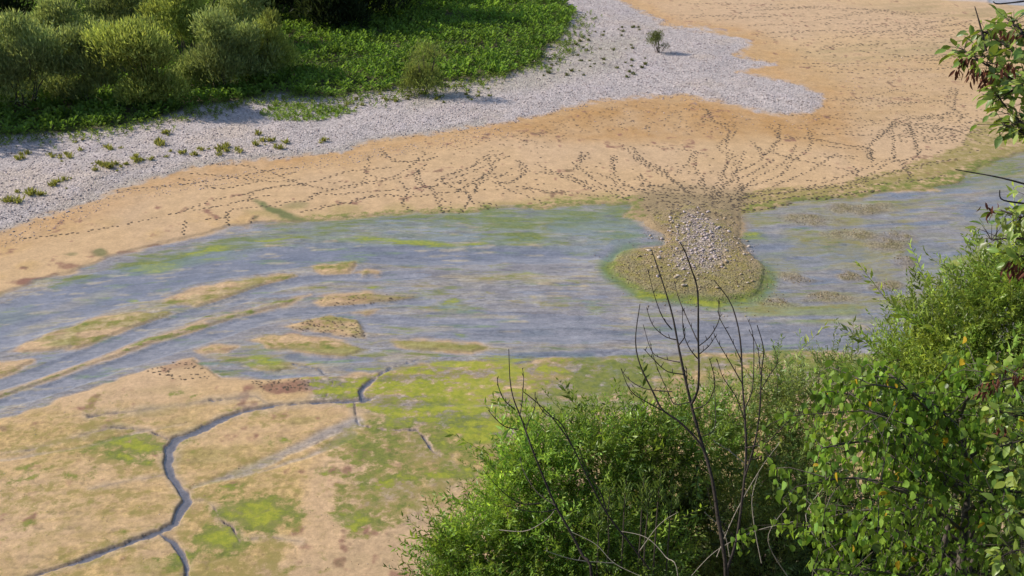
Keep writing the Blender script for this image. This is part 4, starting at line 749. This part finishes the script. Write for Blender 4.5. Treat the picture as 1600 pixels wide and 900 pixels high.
for i, (nm, a, b, h, w, d, c, lab, n) in enumerate(SH): tag(far_shrub(nm, a, b, h, w, d, c, 0.23, int(n*1.9), 17, i), lab, 'bush', 'willow bushes of the far thicket')
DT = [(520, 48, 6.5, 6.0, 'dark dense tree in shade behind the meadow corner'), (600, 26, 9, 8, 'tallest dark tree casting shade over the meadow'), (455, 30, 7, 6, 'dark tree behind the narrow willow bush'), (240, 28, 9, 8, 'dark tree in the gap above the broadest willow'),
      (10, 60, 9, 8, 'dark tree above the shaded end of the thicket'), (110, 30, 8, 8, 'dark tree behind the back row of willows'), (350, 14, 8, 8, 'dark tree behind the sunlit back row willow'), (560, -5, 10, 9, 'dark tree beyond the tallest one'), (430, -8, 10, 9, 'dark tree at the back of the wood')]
for i, (a, b, h, w, lab) in enumerate(DT): tag(far_shrub('shade_tree', a, b, h, w, w, DK_SHADE, 0.5, 7500, 15, 30+i, stems=4, yel=0.05), lab, 'tree', 'dark trees behind the thicket')
for i, (a, b, h, w, lab) in enumerate([(-150, 175, 9, 7, 'broad tree past the outer edge of the thicket'), (-215, 205, 8.5, 7, 'tree throwing shade over the pebbles from beyond the thicket'), (-110, 110, 9, 8, 'tall tree beyond the thicket and its outer bush')]): tag(far_shrub('shade_tree', a, b, h, w, w, DK_SHADE, 0.5, 5000, 12, 50+i, stems=4), lab, 'tree', 'trees past the thicket')
tag(far_shrub('round_bush', 664, 151, 3.5, 3.2, 2.8, (0.19, 0.245, 0.075), 0.14, 6500, 14, 60, 0.05, 9), 'lone round bush casting a dark shadow on the pebbles', 'bush')
tag(far_shrub('small_bush', 1027, 86, 1.7, 1.9, 1.7, (0.13, 0.165, 0.055), 0.11, 1800, 9, 61, 0.1, 9), 'small lone bush on the pale gravel spit', 'bush')
rng = np.random.default_rng(77)

# ================================================================== NEAR BANK: WILLOWS, SAPLINGS, BROADLEAVES
def shoot_template(n, L, leaf, seed, droop=0.0, spread=0.75):
    r = np.random.default_rng(seed); V = []; Fc = []; k = 0; lf = []
    t = np.linspace(0, 1, 3); ax = np.c_[0.05*np.sin(t*3+seed)*L, t*L, 0.1*np.sin(t*2+seed)*L-droop*t*t*L]
    for i in range(3):
        rr = 0.0028*(1-0.7*t[i])
        for a in (0, 2.1, 4.2): V.append(ax[i]+np.array([rr*math.cos(a), 0, rr*math.sin(a)]))
    for i in range(2):
        for a in range(3): Fc += [(i*3+a, i*3+(a+1) % 3, i*3+3+(a+1) % 3), (i*3+a, i*3+3+(a+1) % 3, i*3+3+a)]
    nv = len(V); isleaf = [0]*nv
    tt = np.linspace(0.12, 1, n); P = np.stack([np.interp(tt, t, ax[:, j]) for j in range(3)], -1)
    a = np.arange(n)*2.4+r.normal(size=n)*0.4; D = np.c_[np.cos(a)*spread, 0.75+0.2*r.random(n), np.sin(a)*spread]+0.2*r.normal(size=(n, 3))
    LV, LF = instance(LANCE_V*np.array([1.15, 1, 1]), LANCE_F, P, D, r.normal(size=n)*0.7+a, leaf*(0.5+0.85*r.random(n))*(1-0.35*tt))
    return np.concatenate([np.array(V), LV]), np.concatenate([np.array(Fc), LF+nv]), nv
def near_willow(name, root, blobs, base, leaf, label, seed, nleaf=26, Ls=0.55, group=None, up=0.55, limbs=5, yel=0.25):
    """blobs: (centre, radii, number of shoots)"""
    global rng
    rng = np.random.default_rng(seed); root = np.asarray(root, float); e = empty(name, root)
    tpl = [shoot_template(nleaf, Ls, leaf, seed+k, 0.1*k) for k in range(4)]
    Vs, Fs, Ts, off = [], [], [], 0; tb = Tubes(); tips = []
    cm = np.mean([b[0] for b in blobs], axis=0)
    for c, r, n in blobs:
        n = int(n*1.45); c = np.asarray(c, float); r = np.asarray(r, float); dd = unit(n); q = rng.random(n)**0.45
        P = c+dd*r*q[:, None]; D = dd*0.8+np.array([0, 0, up])+0.35*rng.normal(size=(n, 3)); lum = 1+0.15*rng.normal()
        for k in range(4):
            s = np.arange(n) % 4 == k; m = s.sum()
            if not m: continue
            TV, TF, nv = tpl[k]
            V1, F1 = instance(TV, TF, P[s]-root, D[s], rng.random(m)*6.28, (0.6+0.7*rng.random(m))*np.where(rng.random(m) < 0.08, 1.7, 1.0))
            tint = np.repeat(vary(base, m, 0.28, yel)*lum, len(TV), 0).reshape(m, len(TV), 3)
            lt = (len(TV)-nv)//4; tint[:, nv:] *= np.repeat(0.75+0.5*rng.random((m, lt)), 4, 1)[:, :, None]; tint[:, :nv] = np.array([0.14, 0.14, 0.05])
            Vs.append(V1); Fs.append(F1+off); Ts.append(tint.reshape(-1, 3)); off += len(V1)
        for j in range(max(2, n//45)):
            i = rng.integers(n); a = c-np.array([0, 0, r[2]*0.8]); tb.add(smooth_path([a+0.25*(rng.random(3)-0.5), (a+P[i])/2+0.15*rng.normal(size=3), P[i]+D[i]*0.2], 7)-root, 0.009, 0.003, 4)
        s0 = root+np.array([rng.normal()*0.2, rng.normal()*0.2, -0.3]); a = c-np.array([0, 0, r[2]*0.8])
        tb.add(smooth_path([s0, s0*0.5+a*0.5+np.array([0.3*rng.normal(), 0.3*rng.normal(), 0.3]), a, c+np.array([0, 0, r[2]*0.3])], 12)-root, 0.04, 0.008, 6)
    cr = tri_obj('crown', np.concatenate(Vs), np.concatenate(Fs), M_WILLOW, e, np.concatenate(Ts)); cr['kind'] = 'stuff'
    tb.build('trunk', M_BARK, e); tag(e, label, 'willow', group); return e
def blob(u_, v_, zc, ru, rv, rd, n):
    k = max(0.0, 1-26/ru); return (at(u_+6, v_+16, zc), (ru*max(k, 0.3)/F*zc, rd*0.8, rv*max(1-24/rv, 0.3)/F*zc), n)
def rootpt(u_, v_, zc):
    p = at(u_, v_, zc); p[2] = max(float(bank_z(p[0], p[1])), 0.05)-0.05; return p
NG = 'willows on the near bank'
near_willow('willow_bush', rootpt(930, 800, 15.5), [blob(920, 700, 16, 85, 65, 0.9, 330), blob(840, 700, 15.5, 55, 45, 0.7, 170), blob(800, 770, 15.2, 62, 70, 0.8, 260), blob(740, 850, 15, 75, 65, 0.8, 280), blob(1010, 690, 16.2, 80, 65, 0.8, 260),
    blob(1090, 670, 16.5, 75, 60, 0.8, 200), blob(880, 820, 15, 95, 70, 0.9, 300), blob(1000, 850, 15.4, 85, 50, 0.8, 150), blob(700, 905, 14.6, 55, 40, 0.6, 130), blob(820, 905, 14.5, 90, 40, 0.8, 200), blob(960, 900, 14.6, 110, 40, 0.8, 200), blob(690, 840, 14.8, 28, 30, 0.4, 30)],
    (0.19, 0.335, 0.06), 0.085, 'broad yellow green willow whose crown stands behind the bare saplings', 201, 24, 0.5, NG)
near_willow('willow_bush', rootpt(1180, 820, 17), [blob(1170, 650, 17.5, 90, 70, 0.9, 260), blob(1240, 630, 17.5, 75, 60, 0.8, 190), blob(1150, 770, 17, 100, 75, 0.9, 330), blob(1250, 740, 17, 75, 80, 0.9, 240), blob(1180, 880, 16.6, 110, 60, 0.9, 260), blob(1330, 600, 17.5, 70, 40, 0.7, 110), blob(1210, 580, 17.8, 40, 26, 0.5, 36), blob(1300, 565, 17.8, 40, 26, 0.5, 40)],
    (0.215, 0.325, 0.105), 0.08, 'thin grey green willow with mud showing through, between two denser crowns', 202, 20, 0.5, NG)
near_willow('willow_bush', rootpt(1500, 760, 13.5), [blob(1490, 510, 13.5, 75, 55, 0.8, 230), blob(1560, 470, 13.3, 65, 60, 0.8, 230), blob(1430, 580, 13.6, 60, 50, 0.7, 170), blob(1540, 590, 13.2, 90, 60, 0.8, 300), blob(1440, 650, 13.2, 80, 60, 0.8, 190), blob(1590, 420, 13.2, 45, 35, 0.5, 100), blob(1640, 520, 13, 60, 100, 0.8, 200), blob(1425, 490, 13.7, 28, 30, 0.4, 34), blob(1400, 545, 13.7, 26, 24, 0.4, 26), blob(1560, 700, 13, 100, 80, 0.8, 200), blob(1370, 610, 13.6, 45, 40, 0.6, 70)],
    (0.23, 0.36, 0.075), 0.085, 'bright green willow reaching over the water beside the broad leaved tree', 203, 26, 0.5, NG)
# undergrowth filling in behind the willows, its shade painted into the dark leaf tint
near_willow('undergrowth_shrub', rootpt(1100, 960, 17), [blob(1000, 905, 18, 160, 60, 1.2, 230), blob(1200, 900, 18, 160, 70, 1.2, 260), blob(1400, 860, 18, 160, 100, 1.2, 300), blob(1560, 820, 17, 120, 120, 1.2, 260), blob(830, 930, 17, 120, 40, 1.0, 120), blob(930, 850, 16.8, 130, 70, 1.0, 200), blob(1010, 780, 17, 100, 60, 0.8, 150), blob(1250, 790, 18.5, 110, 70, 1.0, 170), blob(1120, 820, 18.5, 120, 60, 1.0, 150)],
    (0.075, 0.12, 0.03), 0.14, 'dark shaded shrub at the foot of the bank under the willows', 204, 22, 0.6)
# tall herb spikes in the broad willow's hollow
def spikes(pts):
    for i, (a, b, h) in enumerate(pts):
        zc = 14.0; p = at(a, b, zc); n = 46; t = rng.random(n); hh = h/F*zc; an = rng.random(n)*6.28
        P = np.c_[0.03*rng.normal(size=n), 0.03*rng.normal(size=n), t*hh]; D = np.c_[np.cos(an)*0.6, np.sin(an)*0.6, np.ones(n)*0.9]
        V1, F1 = instance(LANCE_V*np.array([0.9, 1, 1]), LANCE_F, P, D, rng.random(n)*6.28, 0.13*(1.15-0.5*t))
        e = empty('leafy_shoot', p); o = tri_obj('leaves', V1, F1, M_WILLOW, e, np.repeat(vary((0.12, 0.19, 0.05), n, 0.15, 0.15), 4, 0)); o['kind'] = 'stuff'
        r0 = at(a+rng.normal()*20, b+20, zc); zr = max(float(bank_z(r0[0], r0[1])), 0.05); tb = Tubes(); tb.add(smooth_path([(r0[0]-p[0], r0[1]-p[1], zr-p[2]-0.1), (0, 0, -1.0), (0, 0, 0), (0.01, 0, hh)], 10), 0.015, 0.003, 4); tb.build('stem', M_BARK, e)
        tag(e, 'upright pale green leafy shoot in the dark hollow of the broad willow', 'shoot', 'leafy shoots in the willow hollow')
spikes([(1003, 790, 62), (1028, 785, 58), (975, 800, 62), (950, 810, 55), (1048, 800, 46), (1012, 805, 50), (935, 830, 46)])

# ---- bare saplings, one mesh per branch
def sapling(name, label, zc, trunks, branches, material=None, r0=0.02, group=None):
    base = trunks[0][0]; g = rootpt(base[0], base[1]+60, zc); e = empty(name, g)
    def pts(p, dz): return [at(a, b, zc+dz*i/(max(len(p)-1, 1))) for i, (a, b) in enumerate(p)]
    for k, t in enumerate(trunks):
        P = pts(t, random.uniform(-0.4, 0.4)); 
        if k == 0: P = [g+np.array([0, 0, -0.1]), (g+P[0])/2+np.array([0.1, 0, 0.0])]+P
        tb = Tubes(); tb.add(smooth_path(P, 26)-g, r0*(0.85 if k == 0 else 0.48), 0.003, 6, 0.25); tb.build('trunk' if k == 0 else 'stem', material or M_DARKBARK, e)
    for t in branches:
        P = pts(t, random.uniform(-0.5, 0.5)); tb = Tubes(); S = smooth_path(P, 14); L = len(t)
        tb.add(S-g, 0.005, 0.0022, 5, 0.35)
        for j in range(3, 13, 3): tb.add(np.array([S[j], S[j]+np.array([random.gauss(0, .012), random.gauss(0, .012), 0.03])])-g, 0.004, 0.002, 4)
        tb.build('branch', material or M_DARKBARK, e)
    return tag(e, label, 'sapling', group)
sapling('bare_sapling', 'tallest leafless dark sapling with candelabra branches reaching over the water', 8.6,
  [[(1135, 905), (1122, 810), (1112, 745), (1096, 690), (1082, 640), (1068, 580), (1058, 530), (1050, 490), (1035, 440), (1018, 390)],
   [(1080, 632), (1090, 610), (1092, 575), (1091, 530), (1090, 455), (1080, 420), (1070, 392), (1062, 378)],
   [(1113, 750), (1098, 700), (1065, 662), (1035, 640), (1020, 612), (1000, 570), (993, 530), (1000, 475)]],
  [[(1058, 531), (1040, 526), (1020, 508), (1010, 480)], [(1062, 566), (1035, 560), (1018, 548), (1005, 507)], [(1078, 628), (1055, 632), (1045, 615), (1025, 570), (1015, 532)], [(1050, 515), (1035, 495), (1022, 460), (1012, 420)], [(1091, 535), (1075, 500), (1062, 470), (1053, 438)],
   [(1093, 540), (1110, 525), (1124, 498), (1124, 470)], [(1093, 553), (1108, 540), (1118, 525)], [(1060, 540), (1070, 525), (1068, 510)], [(1082, 640), (1105, 630), (1117, 600), (1112, 572), (1108, 560)], [(1098, 682), (1115, 672), (1118, 640), (1115, 585)], [(1075, 612), (1073, 590), (1073, 575)],
   [(1068, 585), (1042, 580), (1020, 560), (1006, 545)], [(1044, 646), (1010, 628), (985, 610), (970, 575)], [(1050, 612), (1010, 608), (985, 595), (972, 580)], [(1090, 560), (1078, 545), (1068, 520), (1066, 480)]], r0=0.022)
sapling('bare_sapling', 'forked leafless sapling growing close beside the tallest bare one', 9.0,
  [[(1135, 908), (1150, 850), (1162, 760), (1166, 700), (1163, 640), (1160, 600), (1158, 545), (1152, 505), (1140, 470), (1115, 437)],
   [(1164, 745), (1180, 690), (1187, 640), (1190, 580), (1193, 545), (1183, 508)]],
  [[(1158, 562), (1140, 525), (1124, 495), (1123, 470)], [(1160, 600), (1143, 570), (1125, 540), (1117, 525)], [(1188, 585), (1184, 545), (1170, 515)], [(1186, 615), (1200, 590), (1215, 565), (1208, 540)], [(1163, 640), (1175, 610), (1178, 560), (1176, 520), (1168, 498)], [(1163, 655), (1150, 620), (1130, 590), (1120, 560)],
   [(1150, 850), (1140, 830), (1115, 800), (1105, 760)], [(1165, 700), (1200, 690), (1230, 660), (1260, 640)], [(1166, 720), (1190, 715), (1215, 712)]], r0=0.017)
sapling('bare_sapling', 'leafless sapling with two slender stems in front of the yellow green crown', 8.8,
  [[(925, 905), (912, 872), (888, 825), (868, 790), (846, 738), (829, 695), (815, 655), (803, 625), (797, 595), (795, 545)],
   [(1015, 890), (985, 850), (950, 805), (920, 750), (893, 695), (865, 655), (840, 630), (818, 612)]],
  [[(809, 671), (790, 667), (775, 655), (763, 641)], [(805, 640), (788, 625), (779, 605), (777, 590)], [(812, 650), (816, 625), (818, 590), (816, 575)], [(846, 786), (815, 787), (785, 768), (755, 735)], [(870, 795), (850, 800), (820, 798), (790, 790)], [(893, 695), (875, 660), (850, 645), (836, 620)], [(829, 695), (822, 670), (835, 640), (836, 613)],
   [(868, 790), (840, 770), (820, 740), (812, 715)], [(950, 805), (938, 770), (915, 730), (905, 700)]], r0=0.016)
sapling('dead_twig_bush', 'pale dry twigs tangled low among the willow leaves', 10.5,
  [[(1060, 905), (1040, 870), (1010, 840), (970, 830)], [(1000, 900), (960, 880), (930, 850), (890, 830)], [(1080, 900), (1120, 860), (1180, 830), (1240, 815)]],
  [[(1190, 880), (1180, 830), (1175, 780), (1185, 740)], [(1120, 870), (1150, 800), (1190, 730), (1220, 690)], [(1170, 730), (1140, 705), (1115, 690)], [(960, 880), (900, 875), (850, 860)], [(1000, 860), (1030, 820), (1060, 800)], [(780, 828), (820, 830), (850, 815), (865, 800)], [(1140, 870), (1130, 830), (1100, 800)], [(1230, 900), (1200, 840), (1240, 780)], [(1290, 860), (1260, 800), (1330, 720)]], M_PALETWIG, 0.006)

# ---- leaf trees with leaves one can pick out
def leaf_parts(e, g, TV, TF, P, D, roll, size, tint, mname, material):
    """the 300 leaves that show largest become parts, the rest one joined part"""
    n = len(P); uu = 800+F*P[:, 0]/((P[:, 1])*cp-(P[:, 2]-CAMZ)*sp); zc = P[:, 1]*cp-(P[:, 2]-CAMZ)*sp; vv = 450-F*(P[:, 1]*sp+(P[:, 2]-CAMZ)*cp)/zc
    vis = (uu > 5) & (uu < 1595) & (vv > 5) & (vv < 895); score = np.where(vis, size/zc, 0); order = np.argsort(-score); top = order[:300]; rest = order[300:]
    V1, F1 = instance(TV, TF, P[rest]-g, D[rest], roll[rest], size[rest]); o = tri_obj(mname, V1, F1, material, e, np.repeat(tint[rest], len(TV), 0), smooth=True); o['kind'] = 'stuff'
    Rm = rots(D[top], roll[top]); shared = {}
    from mathutils import Matrix
    for q, i in enumerate(top):
        k = q % 24
        if k not in shared:
            o = tri_obj('leaf', TV*np.array([1, 1, 1+0.5*rng.normal()]), TF, material, e, np.tile(tint[i], (len(TV), 1)), smooth=True); shared[k] = o.data
        else: o = bpy.data.objects.new('leaf', shared[k]); col.objects.link(o); o.parent = e
        m = np.eye(4); m[:3, :3] = Rm[q]*size[i]; m[:3, 3] = P[i]-g; o.matrix_local = Matrix(m.tolist())
# poplar-like tree with hanging leaves
rng = np.random.default_rng(301)
g = rootpt(1480, 930, 7.2); e = empty('poplar_tree', g); tb = Tubes(); LP, LD, LR, LS = [], [], [], []
tb.add(smooth_path([g+np.array([0, 0, -0.2]), g+np.array([0.1, 0, 1.2]), at(1500, 900, 7.3), at(1510, 760, 7.5), at(1500, 640, 7.6)], 16)-g, 0.05, 0.012, 7); tb.build('trunk', M_BARK, e)
BR = [[(1500, 880), (1440, 850), (1370, 830), (1290, 850)], [(1505, 830), (1450, 790), (1360, 750), (1290, 750)], [(1510, 780), (1450, 720), (1370, 690), (1285, 700)], [(1508, 740), (1450, 670), (1390, 630), (1300, 612)], [(1505, 690), (1470, 640), (1420, 612), (1360, 600)], [(1500, 650), (1520, 610), (1560, 590), (1600, 585)],
      [(1508, 720), (1550, 690), (1590, 680), (1640, 690)], [(1508, 800), (1560, 770), (1600, 770), (1650, 780)], [(1505, 860), (1560, 850), (1600, 850), (1650, 870)], [(1500, 900), (1430, 900), (1350, 890), (1270, 890)], [(1505, 850), (1420, 800), (1330, 800), (1262, 822)], [(1508, 760), (1430, 740), (1400, 660), (1340, 640)], [(1500, 870), (1470, 860), (1440, 880), (1400, 900)], [(1506, 700), (1480, 670), (1450, 640), (1400, 590)]]
for b in BR:
    dz = rng.normal()*0.5; P = smooth_path([at(x, y, 7.4+dz*i/3) for i, (x, y) in enumerate(b)], 14); tb = Tubes(); tb.add(P-g, 0.014, 0.004, 5)
    for i in range(3, 14):
        for j in range(2):
            d = np.array([rng.normal()*0.22, rng.normal()*0.25, -0.12-0.3*rng.random()]); tw = smooth_path([P[i], P[i]+d*np.array([1, 1, 0.1]), P[i]+d], 6); tb.add(tw-g, 0.004, 0.0015, 3)
            for q in range(19):
                p = tw[rng.integers(1, 6)]+rng.normal(size=3)*0.035; LP.append(p); LD.append(np.array([rng.normal()*0.3, rng.normal()*0.3, -1])); LR.append(rng.random()*6.28); LS.append(rng.uniform(0.036, 0.066))
    tb.build('branch', M_BARK, e)
LP = np.array(LP); n = len(LP); tint = vary((0.15, 0.28, 0.045), n, 0.38, 0.22); yl = rng.random(n) < 0.012; tint[yl] = (0.55, 0.36, 0.03)
leaf_parts(e, g, HEART_V, HEART_F, LP, np.array(LD), np.array(LR), np.array(LS), tint, 'crown', M_BROAD)
tag(e, 'poplar with hanging heart shaped leaves and a few yellow ones', 'tree')
# broad-leaved tree reaching in with brown seed clusters
rng = np.random.default_rng(302)
g = np.array([3.6, 4.6, 0.0]); g[2] = float(bank_z(3.6, 4.6))-0.1; e = empty('broadleaf_tree', g); LP, LD, LR, LS = [], [], [], []
T0 = smooth_path([g, g+np.array([0.1, 0.15, 1.2]), g+np.array([-0.18, 0.1, 2.6]), g+np.array([-0.05, 0.3, 4.0]), g+np.array([-0.3, 0.2, 5.6])], 24); tb = Tubes(); tb.add(T0-g, 0.06, 0.015, 8, 0.15); tb.build('trunk', M_BARK, e)
BB = [([(1600, 150), (1565, 122), (1525, 100), (1492, 78)], 4.8, 46), ([(1600, 62), (1580, 45), (1565, 35)], 4.7, 26), ([(1600, 195), (1570, 180), (1545, 150)], 4.7, 34), ([(1610, 110), (1570, 80), (1540, 60), (1520, 48)], 4.9, 44), ([(1610, 215), (1580, 205), (1555, 195)], 4.6, 22), ([(1620, 130), (1585, 135), (1560, 145)], 4.6, 26),
      ([(1610, 350), (1580, 340), (1550, 328)], 4.7, 26), ([(1615, 385), (1580, 372), (1535, 375)], 4.7, 24), ([(1620, 310), (1600, 325), (1585, 350)], 4.6, 16), ([(1625, 392), (1598, 402), (1578, 398)], 4.7, 14), ([(1610, 595), (1570, 590), (1540, 600)], 5.2, 22), ([(1610, 640), (1570, 650), (1540, 640)], 5.2, 26), ([(1620, 700), (1580, 690), (1545, 700)], 5.0, 26),
      ([(1620, 760), (1580, 740), (1560, 735)], 5.0, 24), ([(1620, 830), (1580, 800), (1550, 805)], 5.0, 24), ([(1620, 880), (1580, 860), (1550, 870)], 5.0, 24)]
for b, zc, nl in BB:
    P = [at(x+14, y, zc+0.05*rng.normal()) for x, y in b]; j = T0[np.argmin(np.abs(T0[:, 2]-(P[0][2]-0.25)))]; P = smooth_path([j, j*0.72+P[0]*0.28+np.array([0, 0.06*rng.normal(), 0.09]), j*0.3+P[0]*0.7+np.array([0, 0.05*rng.normal(), 0.05])]+P, 24)
    tb = Tubes(); tb.add(P-g, 0.01, 0.0025, 5, 0.3)
    for q in range(int(nl*3.7)):
        i = rng.integers(11, 24) if q < nl*2.7 else rng.integers(3, 11); p = P[i]; d = unit(1)[0]; d[2] = d[2]*0.6+0.1; p2 = p+d*rng.uniform(0.02, 0.11); tb.add(np.array([p, p2])-g, 0.0018, 0.001, 3)
        LP.append(p2); LD.append(d+np.array([0, 0, -0.45])+0.3*rng.normal(size=3)); LR.append(0.7*rng.normal()); LS.append(rng.uniform(0.035, 0.068))
    tb.build('branch', M_DARKBARK, e)
for q in range(75):                                              # the rest of its crown, mostly outside the picture
    i = rng.integers(6, 24); p = T0[i]; d = unit(1)[0]; d[2] = abs(d[2])*0.5+0.15
    if d[0] < 0: d[0] *= 0.25
    L = rng.uniform(0.5, 1.15); P = smooth_path([p, p+d*L*0.5+np.array([0, 0, 0.1]), p+d*L+np.array([0, 0, -0.08])+0.08*rng.normal(size=3)], 12); tb = Tubes(); tb.add(P-g, 0.009, 0.002, 4)
    for k in range(56):
        w = P[rng.integers(2, 12)]; e1 = unit(1)[0]; e1[2] = e1[2]*0.6+0.1; p2 = w+e1*rng.uniform(0.02, 0.13); tb.add(np.array([w, p2])-g, 0.0016, 0.001, 3)
        LP.append(p2); LD.append(e1+np.array([0, 0, -0.45])+0.3*rng.normal(size=3)); LR.append(0.7*rng.normal()); LS.append(rng.uniform(0.045, 0.085))
    tb.build('branch', M_DARKBARK, e)
for b, zc in (([(1541, 80), (1533, 45), (1523, 10)], 4.8), ([(1610, 290), (1560, 277), (1493, 265)], 4.7), ([(1600, 318), (1566, 312), (1562, 297)], 4.7), ([(1600, 2), (1560, 6), (1552, 2)], 4.9)):
    tb = Tubes(); P = smooth_path([at(x, y, zc) for x, y in b], 10); j = T0[np.argmin(np.abs(T0[:, 2]-P[0][2]))]
    if b[0][0] > 1590: P = np.concatenate([smooth_path([j, P[0]], 4)[:-1], P])
    tb.add(P-g, 0.005, 0.002, 5, 0.3); tb.build('bare_twig', M_DARKBARK, e)
LP = np.array(LP); n = len(LP); tint = vary((0.17, 0.28, 0.06), n, 0.3, 0.3); yl = rng.random(n) < 0.1; tint[yl] = vary((0.17, 0.22, 0.03), yl.sum(), 0.1)
leaf_parts(e, g, OVAL_V, OVAL_F, LP, np.array(LD), np.array(LR), np.array(LS), tint, 'crown', M_BROAD)
for (a, b, zc, n) in [(1512, 88, 4.75, 20), (1530, 105, 4.7, 26), (1540, 112, 4.65, 22), (1503, 98, 4.75, 10), (1575, 95, 4.6, 20), (1580, 42, 4.6, 12), (1585, 408, 4.7, 26), (1596, 415, 4.7, 22), (1548, 592, 5.1, 20), (1535, 600, 5.1, 16), (1592, 578, 5.0, 16), (1550, 318, 4.6, 8), (1565, 665, 5.0, 12)]:
    c = at(a, b, zc); P = np.c_[0.022*rng.normal(size=(n, 2)), -0.05*rng.random(n)]; D = np.c_[0.35*rng.normal(size=(n, 2)), -np.ones(n)]
    V1, F1 = instance(OVAL_V*np.array([0.55, 1, 1]), OVAL_F, P+c-g, D, rng.random(n)*6.28, 0.03+0.014*rng.random(n)); tri_obj('seed_cluster', V1, F1, M_SEED, e, np.repeat(vary((0.13, 0.05, 0.032), n, 0.3, 0.05), 9, 0), smooth=True)['kind'] = 'stuff'
tag(e, 'broad leaved tree reaching in from the bank with reddish brown seed clusters', 'tree')
